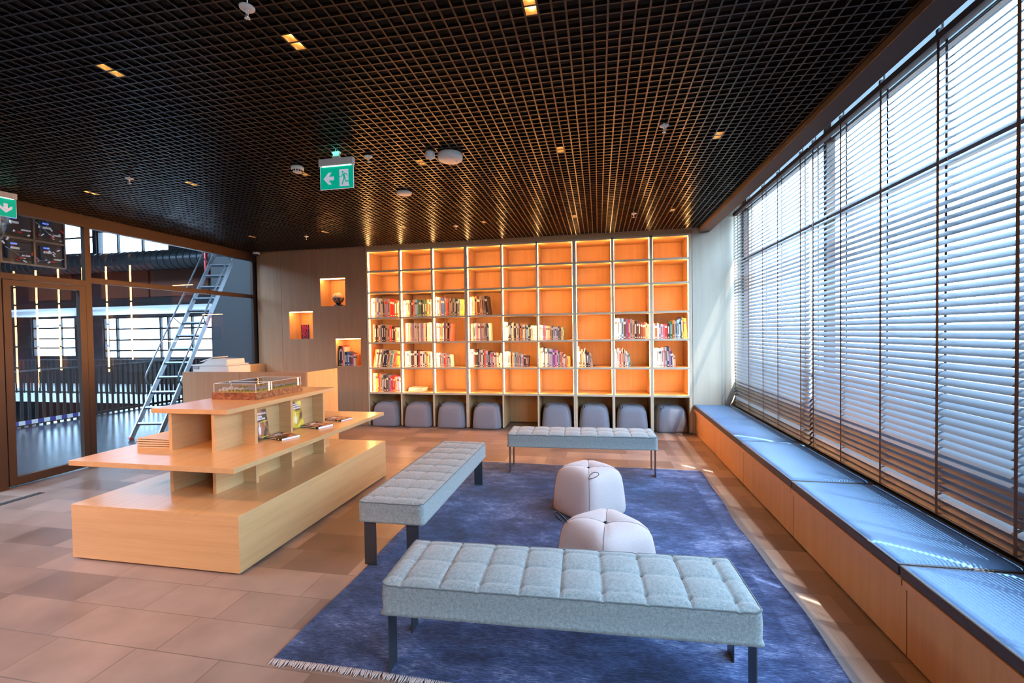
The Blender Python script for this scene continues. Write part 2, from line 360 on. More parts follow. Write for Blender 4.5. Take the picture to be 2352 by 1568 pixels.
# ------------------------------------------------------------------ bookcases (three cabinet modules)
COLS = [(-4.225,-3.602),(-3.571,-2.975),(-2.943,-2.346),(-2.293,-1.681),(-1.655,-1.056),(-1.027,-.430),(-.367,.218),(.262,.838),(.888,1.448)]
SH = [3.232, 2.866, 2.473, 1.999, 1.541, 1.068, .606]   # board centres, top to bottom
TH = .034; YBK = 8.30
MODS = [(-4.255, -2.320, (0,1,2)), (-2.320, -.400, (3,4,5)), (-.400, 1.500, (6,7,8))]
side = ['left', 'middle', 'right']
for k, (mx0, mx1, cs) in enumerate(MODS):
    t = thing('bookcase', '%s-hand cabinet of the lit oak bookcase wall, three compartments wide and seven high' % side[k].capitalize(), 'bookcase', ((mx0+mx1)/2, D, 0), 0, 'lit bookcase wall of three cabinets')
    g = .0012
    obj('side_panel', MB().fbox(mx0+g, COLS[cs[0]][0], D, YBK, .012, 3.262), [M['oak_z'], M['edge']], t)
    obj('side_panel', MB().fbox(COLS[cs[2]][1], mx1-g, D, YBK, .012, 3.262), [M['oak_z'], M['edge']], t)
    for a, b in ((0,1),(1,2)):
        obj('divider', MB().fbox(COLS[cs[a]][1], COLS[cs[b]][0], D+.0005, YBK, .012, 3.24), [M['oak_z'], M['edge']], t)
    obj('top_panel', MB().box(mx0+g, mx1-g, D-.001, YBK, 3.262, 3.352), M['oak_x'], t)
    obj('back_panel', MB().box(mx0+g, mx1-g, YBK, YBK+.018, .012, 3.262), M['oak_z'], t)
    for c in cs:
        for r, z in enumerate(SH):
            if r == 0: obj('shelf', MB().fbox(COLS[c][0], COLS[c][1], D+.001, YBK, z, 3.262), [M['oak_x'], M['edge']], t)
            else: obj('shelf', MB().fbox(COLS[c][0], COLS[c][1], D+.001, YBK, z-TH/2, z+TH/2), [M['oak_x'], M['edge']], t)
        for s in (0, 1):
            mb = MB()
            for r in range(6):
                zt = SH[r] - (TH/2 if r else 0) - .001; zb = SH[r+1] + TH/2 + .001
                x = COLS[c][s]; x2 = x + (.0045 if s == 0 else -.0045)
                mb.box(x, x2, D+.034, D+.066, zb, zt)
            obj('led_strip', mb, M['led'], t)['label'] = 'glowing vertical light strip'
    for x in (mx0+.02, COLS[cs[0]][1]+.012, COLS[cs[1]][1]+.012, mx1-.02):
        obj('foot', MB().lathe([(.014,0),(.014,.004),(.007,.005),(.007,.0125)], (x, D+.03, 0), 12), M['chrome'], t)

# ------------------------------------------------------------------ books
BC = {'W':(.74,.72,.68),'C':(.66,.55,.40),'T':(.48,.34,.22),'G':(.38,.37,.42),'B':(.05,.14,.46),'L':(.22,.48,.68),'N':(.03,.045,.14),
      'K':(.022,.022,.026),'D':(.13,.05,.03),'R':(.60,.03,.03),'S':(.68,.20,.15),'O':(.72,.26,.06),'Y':(.78,.52,.06),'V':(.28,.22,.42),
      'P':(.55,.12,.45),'E':(.07,.22,.07),'A':(.14,.36,.36),'H':(.09,.10,.12),'w':(.66,.62,.66)}
BN = {'W':'white','C':'cream','T':'tan','G':'grey','B':'blue','L':'light blue','N':'navy','K':'black','D':'dark brown','R':'red','S':'coral','O':'orange',
      'Y':'yellow','V':'violet','P':'magenta','E':'green','A':'teal','H':'charcoal','w':'wire-bound'}
BM = {k: mat('book_'+BN[k].replace(' ', '_').replace('-', '_'), v, .5) for k, v in BC.items()}
def wire_mat():
    m, t, b = base('wire_binding'); tc = t.nodes.new('ShaderNodeTexCoord'); wv = t.nodes.new('ShaderNodeTexWave'); wv.bands_direction = 'Z'; wv.inputs['Scale'].default_value = 38
    r = t.nodes.new('ShaderNodeValToRGB'); r.color_ramp.elements[0].color = (.25,.24,.28,1); r.color_ramp.elements[1].color = (.75,.72,.74,1); r.color_ramp.elements[0].position = .25; r.color_ramp.elements[1].position = .45
    t.links.new(tc.outputs['Object'], wv.inputs[0]); t.links.new(wv.outputs[0], r.inputs[0]); t.links.new(r.outputs[0], b.inputs['Base Color']); return m
BM['w'] = wire_mat()
ORD = ['first','second','third','fourth','fifth','sixth','seventh','eighth','ninth','tenth','eleventh','twelfth','thirteenth','fourteenth','fifteenth','sixteenth','seventeenth','eighteenth','nineteenth','twentieth','twenty-first','twenty-second','twenty-third','twenty-fourth']
NUMW = ['zero','one','two','three','four','five','six','seven','eight','nine']
rnd = random.Random(7)
def book_mesh(wd, dp, ht, col, band):
    """origin at lower left front corner; spine faces -Y. slots: cover, pages, print"""
    mb = MB(); c = .0022
    mb.box(0, c, 0, dp, 0, ht).box(wd-c, wd, 0, dp, 0, ht).box(c, wd-c, 0, c, 0, ht)
    mb.box(c, wd-c, c, dp-.004, .003, ht-.004, 1)
    if band and wd > .012:
        e = .0006; h1 = ht*rnd.uniform(.45, .55); h0 = ht*rnd.uniform(.12, .25)
        a = wd*.30
        if rnd.random() < .6:
            mb.box(a, wd-a, -e, 0, h0+ht*.08, h1+ht*.3, 2)          # title running up the spine
        else:
            mb.box(.002, wd-.002, -e, 0, ht*.72, ht*.84, 2)
        mb.box(wd*.25, wd*.75, -e, 0, ht*.06, ht*.12, 2)
    return mb
PRINT = {k: ('W' if sum(BC[k]) < .9 else rnd.choice('KHNDR')) for k in BC}
def place_book(ht, wd, dp, col, x, y, z, lean, label, group):
    o = obj('book', book_mesh(wd, dp, ht, col, col != 'w'), [BM[col], M['pagew'], BM[PRINT[col]]], local=True, fix=False)
    o.location = (x, y, z + (wd*math.sin(lean) if lean > 0 else 0)); o.rotation_euler = (0, lean, 0)
    tag(o, label, 'book', group); return o
# row, column, start and end of the run as fractions of the compartment, heights, lean of the last books, colours
ROWS = [
 (3,1,.03,.97,[.82,.82,.78,.70],.0,'WWSBGGYVTRRDDT'), (3,2,.02,.98,[.70],.0,'WWCCTKSLAEHHETDC'), (3,3,.03,.90,[.82,.76,.72,.72,.66],3,'WWSBBCSTTDGEKWCY'),
 (3,4,.03,.60,[.76],-6,'WYCODDTTTK'), (4,1,.08,.98,[.78,.74,.68,.60],0,'CKDGWKKTTRKKSCGL'), (4,2,.08,.99,[.80],0,'WwwTwVwGwTwwVwTwwCwW'),
 (4,3,.04,.48,[.78],3,'VWTGWVTKS'), (4,4,.05,.62,[.74],-2,'CTWGVGWVTWTGKW'), (4,5,.02,.98,[.76,.72,.66,.58],0,'WWKKWCKWCHOTWTLKKWCWW'),
 (4,6,.02,.74,[.62,.52],0,'SWVPVCCTHWWWHTCE'), (4,8,.01,.99,[.82,.82,.76,.68,.60],0,'VWBLDVRCTKDDDDDVS'), (4,9,.01,.98,[.62,.60,.56,.58,.70,.72,.84,.80],-2,'WRWBGVRKEOLLLNYY'),
 (5,1,.06,.97,[.76,.70,.70,.62],9,'OWTWGKNKTAASSOOW'), (5,2,.04,.98,[.68,.68,.60],0,'WWWNDWKSWWHTCWL'), (5,3,.03,.50,[.60,.50],-3,'WWGSLRVTWW'),
 (5,4,.02,.99,[.74,.70,.60,.56],0,'WWDKKNGWHSWKNVKWSWKC'), (5,5,.02,.72,[.64,.56,.44],4,'WWLCOTCLGGTLWVKDK'), (5,6,.02,.90,[.76,.72,.60,.40],0,'OWKWWBGWVBPWKWSNWDSO'),
 (5,7,.01,.46,[.78,.70,.50],-7,'WRKTDWKKHTG'), (5,8,.01,.48,[.70,.74,.50],-5,'WKLVRWTKWGWLE'), (5,9,.01,.66,[.72,.72,.80,.42],-3,'WCWLWWSLKVNWT'),
 (6,1,.05,.98,[.80,.72,.70,.62],-2,'WYRSTLKKHGVRRRTVPW'),
]
def lerp_list(L, t):
    if len(L) == 1: return L[0]
    f = t*(len(L)-1); i = min(int(f), len(L)-2); return L[i] + (L[i+1]-L[i])*(f-i)
nbooks = 0
for (r, c, f0, f1, hs, lean, cols) in ROWS:
    x0, x1 = COLS[c-1]; W_ = x1-x0; zb = SH[r] + TH/2; H_ = SH[r-1]-(TH/2 if r > 1 else 0) - zb
    xa = x0 + max(f0*W_, .008); xb = x0 + f1*W_ - .004; n = len(cols)
    ws = [rnd.uniform(.7, 1.35) for _ in cols]; ssum = sum(ws); gap = .0012
    x = xa
    for i, k in enumerate(cols):
        wd = ws[i]/ssum*(xb-xa) - gap; t_ = i/max(1, n-1)
        ht = (lerp_list(hs, t_) + rnd.uniform(-.025, .025))*H_
        ln = 0.0
        if lean:
            ln = math.radians(abs(lean))*(1 if lean > 0 else -1)
            if r != 5 or c != 1: ln *= (t_**2)
        adv = wd/math.cos(ln) + gap
        wd2 = wd*math.cos(ln)
        dp = min(.9*ht, .30)*rnd.uniform(.85, 1.0)
        size = 'slim' if wd < .022 else ('thick' if wd > .04 else 'upright')
        lb = '%s %s book, %s from the left in row %s, column %s of the bookcase' % (size, BN[k], ORD[i], NUMW[r], NUMW[c])
        place_book(ht, wd2, dp, k, x, D+.085+rnd.uniform(0, .012), zb, ln, lb, 'books on the lit bookcase')
        x += adv; nbooks += 1
# flat pile of white booklets in row six, column two
z = SH[6]+TH/2
for i in range(4):
    nm = ['bottom','second','third','top'][i]
    h = .017
    mb = MB().box(-.105,.105,-.145,.145,0,.0015).box(-.103,.103,-.143,.143,.0015,h-.0015,1).box(-.105,.105,-.145,.145,h-.0015,h).box(-.105,-.103,-.145,.145,0,h)
    o = obj('booklet', mb, [BM['W'], M['pagew']], local=True); o.location = (-3.36+rnd.uniform(-.01,.01), D+.25, z); o.rotation_euler = (0,0,math.radians([82,86,80,84][i])); z += h+.0004
    tag(o, 'white booklet lying flat, %s of the pile of four in the lit bookcase' % nm, 'booklet', 'flat pile of white booklets')
# niche 3 books
x = NICHES[2][0]+.03; zb = NICHES[2][2]
spec = [('K',.030,.385,'tall black book with white spine title, first'),('K',.030,.385,'tall black book with white spine title, second'),('R',.026,.38,'tall red book, third'),('C',.030,.36,'tall cream book, fourth'),
        ('K',.052,.27,'thick black hardback, fifth'),('B',.040,.255,'royal blue book, sixth'),('H',.022,.245,'thin charcoal book, seventh'),('D',.024,.24,'thin dark brown book, eighth'),
        ('R',.022,.23,'thin dark red book, ninth'),('V',.018,.22,'thin violet book, tenth'),('W',.036,.215,'white paperback, eleventh'),('O',.034,.21,'orange paperback, twelfth')]
for k, wd, ht, nm in spec:
    place_book(ht, wd, .21, k, x, D+.045, zb, 0, nm+' from the left in the lowest wall niche', 'books in the lowest wall niche'); x += wd+.0015

# niche 1 basketball on a stand
def ball_mat():
    m, t, b = base('printed_ball'); tc = t.nodes.new('ShaderNodeTexCoord'); s = t.nodes.new('ShaderNodeSeparateXYZ'); n = t.nodes.new('ShaderNodeTexNoise'); n.inputs['Scale'].default_value = 38; n.inputs['Detail'].default_value = 2
    r = t.nodes.new('ShaderNodeValToRGB'); r.color_ramp.interpolation = 'CONSTANT'; e = r.color_ramp.elements; e[0].color = (.02,.02,.025,1); e[1].position = .55; e[1].color = (.60,.42,.32,1)
    g = t.nodes.new('ShaderNodeMath'); g.operation = 'GREATER_THAN'; g.inputs[1].default_value = .0; mx = t.nodes.new('ShaderNodeMix'); mx.data_type = 'RGBA'; mx.inputs[7].default_value = (.72,.52,.38,1)
    t.links.new(tc.outputs['Object'], s.inputs[0]); t.links.new(tc.outputs['Object'], n.inputs['Vector']); t.links.new(n.outputs[0], r.inputs[0])
    t.links.new(s.outputs['Z'], g.inputs[0]); t.links.new(g.outputs[0], mx.inputs[0]); t.links.new(r.outputs[0], mx.inputs[6]); t.links.new(mx.outputs[2], b.inputs['Base Color']); b.inputs['Roughness'].default_value = .45
    return m
bx, by, bz = -4.918, D+.14, NICHES[0][2]
t = thing('ball_stand', 'small black round stand in the top wall niche, under the basketball', 'stand', (bx, by, bz))
obj('base', MB().lathe([(.078,0),(.078,.025),(.070,.032),(.040,.034)], (bx,by,bz)), M['black'], t)
obj('cup', MB().lathe([(.032,.034),(.034,.052),(.052,.062),(.056,.062),(.040,.045),(.030,.036)], (bx,by,bz)), M['black'], t)
obj('plaque', MB().box(bx-.035, bx+.035, by-.082, by-.077, bz+.004, bz+.022), M['chrome'], t)
rb = .108; prof = [(rb*math.sin(a), -rb*math.cos(a)) for a in [math.pi*i/18 for i in range(1, 18)]]
bt = thing('basketball', 'cream and black printed basketball on a black stand in the top wall niche', 'ball', (bx, by, bz+.056+rb*.93))
obj('shell', MB().lathe(prof, n=32), ball_mat(), bt, local=True)
mb = MB()
for pl in range(3):
    pts = []
    for i in range(40):
        a = 2*math.pi*i/40; q = (math.cos(a), math.sin(a))
        pts.append([(q[0],q[1],0),(q[0],0,q[1]),(0,q[0],q[1])][pl])
    mb.tube([Vector(p)*(rb+.0003) for p in pts], .0022, 6, closed=True)
obj('seam', mb, M['black'], bt, local=True)

# niche 2: black and red book standing front-out
x0 = -5.705; wd = .175; ht = .275; y0 = D+.10; z0 = NICHES[1][2]
t = thing('book', 'black book with large red letters standing front-out in the left wall niche', 'book', (x0, y0, z0))
obj('cover', MB().box(x0, x0+wd, y0, y0+.002, z0, z0+ht).box(x0, x0+.002, y0, y0+.03, z0, z0+ht).box(x0, x0+wd, y0+.028, y0+.03, z0, z0+ht), mat('cover_black', (.03,.012,.02), .4), t)
obj('page_block', MB().box(x0+.002, x0+wd-.003, y0+.002, y0+.028, z0+.003, z0+ht-.003), M['pagew'], t)
mb = MB()
for i, s in enumerate(('BAS', 'KET', 'BOL', 'CU')):
    q = text_mb(s, .088, lambda a, b, c_, i=i: (x0+wd*.5+a*.95, y0-.0008+c_, z0+ht-.04-i*.066+b), bold=.002); mb.add(q.v, q.f)
obj('title', mb, mat('red_title', (.62,.02,.06), .4), t, fix=False)
tag(obj('book', MB().box(-5.50, -5.43, D+.09, D+.25, z0, z0+.012).box(-5.499, -5.431, D+.089, D+.09, z0+.002, z0+.010, 1), [BM['D'], M['pagew']]), 'thin dark brown book lying flat beside the red-lettered book in the left wall niche', 'book')

# ------------------------------------------------------------------ poufs
def pouf_parts(t, a, H, m, strap_dir=0, seam=M['seam'], button=True):
    n = 72; prof = [(.0,.90),(.010,.965),(.03,.985),(.10,1.0),(.35,.975),(.62,.93),(.78,.885),(.88,.82),(.945,.73),(.985,.62),(1.0,.50),(1.0,.36),(.985,.22),(.955,.11),(.93,.04)]
    def P_(th, z, f):
        c, s_ = math.cos(th), math.sin(th); e = 5.2
        r = (abs(c)**e + abs(s_)**e)**(-1/e)
        r = r*a*f
        cr = abs(math.sin(2*th))**16          # corner direction
        zz = z*H
        if z > .9: zz -= .010*cr*min(1, f/.5)
        return (r*c, r*s_, zz)
    mb = MB(); vs = []; fs = []
    for (z, f) in prof:
        for j in range(n): vs.append(P_(2*math.pi*j/n, z, f))
    for i in range(len(prof)-1):
        for j in range(n): fs.append((i*n+j, i*n+(j+1)%n, (i+1)*n+(j+1)%n, (i+1)*n+j))
    fs.append(tuple(range(n-1,-1,-1))); fs.append(tuple((len(prof)-1)*n+j for j in range(n)))
    mb.add(vs, fs, 0, True); obj('cover', mb, m, t, local=True)
    for k in range(4):
        th = math.pi/4 + k*math.pi/2
        pts = [Vector(P_(th, z, f)) for (z, f) in prof[1:]]
        pts = [p + Vector((math.cos(th), math.sin(th), 0))*.0008 + Vector((0,0,.0006)) for p in pts]
        obj('seam', MB().tube(pts, .0019, 6), seam, t, local=True)
    if button: obj('button', MB().lathe([(.004,.0),(.016,.003),(.017,.008),(.012,.014),(.004,.017)], (0,0,.93*H-.004), 20), M['strap'], t, local=True)
    th = math.pi/4 + strap_dir*math.pi/2; d = Vector((math.cos(th), math.sin(th), 0)); s_ = Vector((-math.sin(th), math.cos(th), 0))
    o = Vector(P_(th, .90, .80)); o = o*1.0
    up = (d*.50 + Vector((0,0,.60)) + s_*.55).normalized()
    pts = []
    for i in range(17):
        a_ = math.pi*2*i/16; pts.append(o + up*(.062*(1-math.cos(a_))) + (s_ - up*s_.dot(up))*(.036*math.sin(a_)*(1-.35*math.cos(a_))))
    mb = MB()
    for p, q in zip(pts, pts[1:]):
        mb.bar(p, q, .0035, .013, up=d)
    obj('strap', mb, M['strap'], t, local=True)
t = thing('pouf', 'pinkish grey felt pouf with a side strap, in the middle of the blue rug', 'pouf', (-.105, 4.26, .014), math.radians(0), 'poufs on the rug')
t.rotation_euler.z = math.radians(45+2); pouf_parts(t, .272, .425, M['felt'], strap_dir=2)
t = thing('pouf', 'pinkish grey felt pouf partly hidden behind the nearest tufted bench', 'pouf', (.035, 3.05, .014), 0, 'poufs on the rug')
t.rotation_euler.z = math.radians(45-4); pouf_parts(t, .272, .425, M['felt'], strap_dir=1)
pl = [(0,-3.915,'first'),(1,-3.275,'second'),(2,-2.640,'third'),(3,-1.975,'fourth'),(5,-.735,'fifth'),(6,-.085,'sixth'),(7,.545,'seventh'),(8,1.165,'eighth')]
first = None
for c, x, nm in pl:
    if first is None:
        first = t = thing('pouf', 'x', 'pouf', (0,0,0), 0, 'slate grey poufs under the bookcase'); pouf_parts(t, .262, .425, M['feltg'], strap_dir=2, seam=mat('slate_seam', (.09,.09,.11), .8))
    else: t = dup(first)
    yy = D+.165+.262*(0 if c < 4 else .22)
    t.location = (x, yy + (.0 if c != 8 else .03), .002); t.rotation_euler = (0,0,math.radians([2,-1,1,0,1,-1,-2,6][[p[0] for p in pl].index(c)]))
    t['label'] = 'slate grey pouf in the bottom row of the bookcase, %s from the left' % nm
# ------------------------------------------------------------------ tufted benches
def bench(label, loc, rz, L=1.74, Wd=.47):
    t = thing('tufted_bench', label, 'bench', loc, rz, 'tufted grey benches on the rug')
    zt = .478; zb = .325; hl, hw = L/2, Wd/2; rc = .035
    NU, NV = 210, 60
    du = L/9.0; us = [(-4+i)*du for i in range(9)]; vs_ = [-.36*Wd, 0, .36*Wd]
    def top(u, v):
        # rounded corner footprint handled by caller
        z = zt
        d1 = min(abs(u-q) for q in us)
        d2 = min(abs(v-q) for q in vs_)
        dt = math.hypot(d1, d2)
        puff = .013*(1-math.exp(-(d1/.045)**1.3))*(1-.55*math.exp(-(d2/.040)**1.3))
        e = min(hl-abs(u), hw-abs(v)); puff *= 1-math.exp(-(max(e,0)/.035)**1.5)
        z += puff - .0065*math.exp(-(d1/.006)**2) - .012*math.exp(-(dt/.014)**1.2) - .003*math.exp(-(d2/.010)**2)
        e = min(hl-abs(u), hw-abs(v)); z -= .012*math.exp(-max(e, 0)/.018)
        return z
    mb = MB(); V = []; F = []
    def foot(u, v):   # squash square grid into rounded rectangle
        au, av = abs(u), abs(v); cu, cv = hl-rc, hw-rc
        if au > cu and av > cv:
            dx, dy = au-cu, av-cv; m_ = max(dx, dy); r_ = math.hypot(dx, dy)
            if r_ > 0: au = cu + dx*m_/r_; av = cv + dy*m_/r_
        return math.copysign(au, u), math.copysign(av, v)
    for i in range(NU+1):
        for j in range(NV+1):
            u = -hl + L*i/NU; v = -hw + Wd*j/NV; u, v = foot(u, v); V.append((u, v, top(u, v)))
    for i in range(NU):
        for j in range(NV): a = i*(NV+1)+j; F.append((a, a+NV+1, a+NV+2, a+1))
    mb.add(V, F, 0, True)
    # skirt
    per = [(i, 0) for i in range(NU)] + [(NU, j) for j in range(NV)] + [(i, NV) for i in range(NU, 0, -1)] + [(0, j) for j in range(NV, 0, -1)]
    ring = [V[i*(NV+1)+j] for i, j in per]; n = len(ring); W2 = []; F2 = []
    for k, (zz, off) in enumerate(((None, 0), (zt-.03, .002), (.41, .004), (zb+.012, .002), (zb, -.010))):
        for p in ring:
            q = Vector((p[0], p[1], 0)); l = max(1e-6, q.length)
            W2.append((p[0] + math.copysign(off, p[0])*(abs(p[0]) > hl*.97), p[1] + math.copysign(off, p[1])*(abs(p[1]) > hw*.9), p[2] if zz is None else zz))
    for k in range(4):
        for i in range(n): F2.append((k*n+i, k*n+(i+1)%n, (k+1)*n+(i+1)%n, (k+1)*n+i))
    F2.append(tuple(4*n+i for i in range(n)))
    mb.add(W2, F2, 0, True)
    obj('cushion', mb, M['tweed'], t, local=True)
    obj('piping', MB().tube([Vector((p[0]*1.001, p[1]*1.003, p[2]+.0005)) for p in ring[::2]], .0042, 6, closed=True), M['tweedpipe'], t, local=True)
    mb = MB()
    for q in us:
        pts = [(q, -hw+.015+Wd*.94*k/24, 0) for k in range(25)]; pts = [(a, b, top(a, b)+.0006) for a, b, _ in pts]; mb.tube(pts, .0011, 4)
    obj('stitching', mb, M['tweedpipe'], t, local=True)
    for sx_ in (-1, 1):
        for sv in (-1, 1):
            mb = MB(); x = sx_*(hl-.018); v = sv*(hw-.085); hwd = .047; th = .007
            mb.box(x-th/2, x+th/2, v-hwd, v+hwd, 0, zb-.014)
            mb.box(x, x-sx_*.16, v-hwd, v+hwd, zb-.012, zb-.004)
            mb.obox((x-sx_*.003, v, zb-.010), (.0055,0,.0035), (0,hwd,0), (-.0030,0,.0045))
            obj('leg', mb, M['steel'], t, local=True, bevel=.0015)
    mb = MB().box(-hl+.10, hl-.10, -.02, .02, zb-.006, zb+.004)
    obj('underframe', mb, M['black'], t, local=True)
    return t
bench('tufted grey bench nearest the camera, at the front end of the blue rug', (-.195, 2.262, .014), math.radians(2.2))
bench('tufted grey bench standing lengthwise beside the oak display table', (-1.492, 3.885, .014), math.radians(90), L=1.82, Wd=.50)
bench('tufted grey bench at the far end of the rug, facing the bookcase', (-.228, 5.475, .014), math.radians(2.0), L=1.73)

# ------------------------------------------------------------------ rug
t = thing('rug', 'large distressed blue rug with pale fringe under the three benches', 'rug', (-.23, 3.85, 0))
rx0, rx1, ry0, ry1 = -1.69, 1.17, 2.03, 5.66
mb = MB(); NU, NV = 40, 50; V = []
def rz_(u, v): return .0125 + .0008*math.sin(u*9+v*5)
for i in range(NU+1):
    for j in range(NV+1):
        u = rx0+(rx1-rx0)*i/NU; v = ry0+(ry1-ry0)*j/NV
        wob = .012*math.sin(v*2.7)+.006*math.sin(v*7.1)
        uu = u + wob*(1 if i == NU else (.7 if i == 0 else 0)); V.append((uu, v + .006*math.sin(u*4), rz_(u, v)))
F = [(i*(NV+1)+j, (i+1)*(NV+1)+j, (i+1)*(NV+1)+j+1, i*(NV+1)+j+1) for i in range(NU) for j in range(NV)]
mb.add(V, F, 0, True)
per = [(i,0) for i in range(NU)]+[(NU,j) for j in range(NV)]+[(i,NV) for i in range(NU,0,-1)]+[(0,j) for j in range(NV,0,-1)]
ring = [V[i*(NV+1)+j] for i, j in per]; n = len(ring)
mb.add(ring + [(p[0], p[1], .001) for p in ring], [(i, (i+1)%n, (i+1)%n+n, i+n) for i in range(n)])
obj('pile', mb, M['rug'], t, fix=False)
fm = mat('fringe_yarn', (.50,.44,.42), .95)
for (yy, sg, ln) in ((ry0, -1, .036), (ry1, 1, .03)):
    mb = MB(); x = rx0
    while x < rx1:
        l = ln*rnd.uniform(.6, 1.15); y_ = yy + .006*math.sin(x*4); dx = rnd.uniform(-.012, .012)
        mb.tube([(x, y_+sg*-.004, .011), (x+dx*.4, y_+sg*l*.5, .008), (x+dx, y_+sg*l, .003)], [.0036,.0042,.0016], 5); x += rnd.uniform(.0055, .010)
    o = obj('fringe', mb, fm, t, fix=False); o['kind'] = 'stuff'

# ------------------------------------------------------------------ oak display table
t = thing('display_table', 'three-tier oak display table with a box base and two long shelves', 'table', (-3.27, 3.84, 0))
bx0, bx1, by0, by1, bz1 = -4.013, -2.522, 2.722, 4.955, .425
obj('base_box', MB().box(bx0, bx1, by0, by1, .014, bz1-.0205), [M['oak_x']], t, bevel=.0015)
obj('base_top', MB().box(bx0, bx1, by0, by1, bz1-.02, bz1), M['oak_y'], t, bevel=.0012)
obj('side_face', MB().box(bx1, bx1+.0008, by0+.001, by1-.001, .016, bz1-.001), M['oak_y'], t)
obj('lower_shelf', MB().box(-4.010, -2.540, 2.712, 4.970, .729, .767), M['oak_y'], t, bevel=.0012)
obj('upper_shelf', MB().box(-3.655, -2.925, 3.070, 4.575, 1.076, 1.114), M['oak_y'], t, bevel=.0012)
for (z0, z1) in ((bz1, .729), (.767, 1.076)):
    for x in (-3.485, -3.072): obj('long_panel', MB().box(x-.015, x+.015, 3.085, 4.64 if z0 < .5 else 4.56, z0, z1), M['oak_y'], t)
    obj('inner_panel', MB().box(-3.470, -3.087, 3.62, 3.645, z0, z1), M['oak_x'], t)
    for y in (3.385, 3.845, 4.36):
        obj('cross_panel', MB().box(-3.057, -2.93, y-.015, y+.015, z0, z1), M['oak_x'], t)
        obj('cross_panel', MB().box(-3.63, -3.50, y-.015, y+.015, z0, z1), M['oak_x'], t)
for x in (bx0+.08, -3.27, bx1-.06):
    for y in (by0+.05, 3.4, 4.15, by1-.08):
        obj('foot', MB().lathe([(.013,0),(.013,.006),(.008,.008),(.008,.0145)], (x, y, 0), 12), M['chrome'], t)

# architectural model in an acrylic case
mx0, mx1, my0, my1, mz = -3.565, -3.090, 3.578, 4.235, 1.114
t = thing('scale_model', 'architectural site model on a burl wood plinth under clear acrylic, on the top shelf', 'model', ((mx0+mx1)/2, (my0+my1)/2, mz))
obj('plinth', MB().box(mx0, mx1, my0, my1, mz, mz+.066), M['burl'], t, bevel=.001)
obj('terrain', MB().box(mx0+.02, mx1-.012, my0+.015, my1-.02, mz+.066, mz+.071), mat('model_grass', (.45,.36,.08), .9, noise=.25, nscale=30), t)
ax0, ax1, ay0, ay1, az0, az1 = mx0+.018, mx1-.008, my0+.008, my1-.02, mz+.066, mz+.148
obj('case', MB().box(ax0, ax1, ay0, ay0+.003, az0, az1).box(ax0, ax1, ay1-.003, ay1, az0, az1).box(ax0, ax0+.003, ay0, ay1, az0, az1).box(ax1-.003, ax1, ay0, ay1, az0, az1).box(ax0, ax1, ay0, ay1, az1-.003, az1), M['acrylic'], t)
mb = MB(); e = .0016
for x in (ax0, ax1):
    for y in (ay0, ay1): mb.box(x-e, x+e, y-e, y+e, az0, az1)
    mb.box(x-e, x+e, ay0, ay1, az1-e, az1+e)
    mb.box(x-e, x+e, (ay0+ay1)/2-.12, (ay0+ay1)/2-.107, az0, az1)
for y in (ay0, ay1, (ay0+ay1)/2-.1135): mb.box(ax0, ax1, y-e, y+e, az1-e, az1+e)
obj('case_edge', mb, M['acredge'], t)
mwhite = mat('model_card', (.62,.56,.58), .7); mgrey = mat('model_roof', (.30,.29,.33), .6); gz = mz+.071
for i, (x, y, a, b, h) in enumerate([(-3.53,3.62,.018,.03,.020),(-3.505,3.635,.016,.03,.034),(-3.48,3.65,.02,.03,.026),(-3.455,3.66,.02,.03,.040),(-3.43,3.665,.018,.03,.024),(-3.405,3.67,.02,.025,.030),(-3.38,3.68,.02,.02,.022),(-3.355,3.69,.02,.02,.026)]):
    obj('model_building', MB().box(x, x+a, y, y+b, gz, gz+h), mwhite, t)
for (x0, x1, y0, y1, h) in ((-3.40,-3.24,3.78,3.92,.014),(-3.36,-3.18,3.95,4.10,.016),(-3.30,-3.15,4.13,4.30,.012),(-3.34,-3.20,3.70,3.76,.010)):
    obj('model_building', MB().box(x0, x1, y0, y1, gz, gz+h).box(x0+.01, x1-.01, y0+.01, y1-.01, gz+h, gz+h+.005), mgrey, t)
tm = mat('model_foliage', (.16,.20,.03), .95, noise=.4, nscale=200); ttr = mat('model_trunk', (.12,.07,.03), .9)
def tree_mb(x, y, s):
    mb = MB(); mb.lathe([(.0012,0),(.001,.008*s)], (x, y, gz), 6, m=1)
    for q in range(4):
        a = q*1.7; c = (x+.004*s*math.cos(a), y+.004*s*math.sin(a), gz+(.011+.003*(q % 2))*s); r_ = .0062*s
        mb.lathe([(r_*math.sin(k), -r_*math.cos(k)) for k in (.5,1.1,1.6,2.1,2.7)], c, 7)
    return mb
tl = [(mx1-.035, my0+.035+.034*i, 1+.3*math.sin(i*2.1)) for i in range(18)] + [(mx0+.17+.033*i, my0+.028+.004*(i % 3), 1.0+.25*math.sin(i*3.3)) for i in range(8)] + [(-3.45+.03*i, 4.0+.03*i, 1.1) for i in range(7)] + [(-3.47+.02*i, 3.82+.02*i, 1.2) for i in range(4)]
for (x, y, s) in tl: obj('model_tree', tree_mb(x, y, s), [tm, ttr], t)

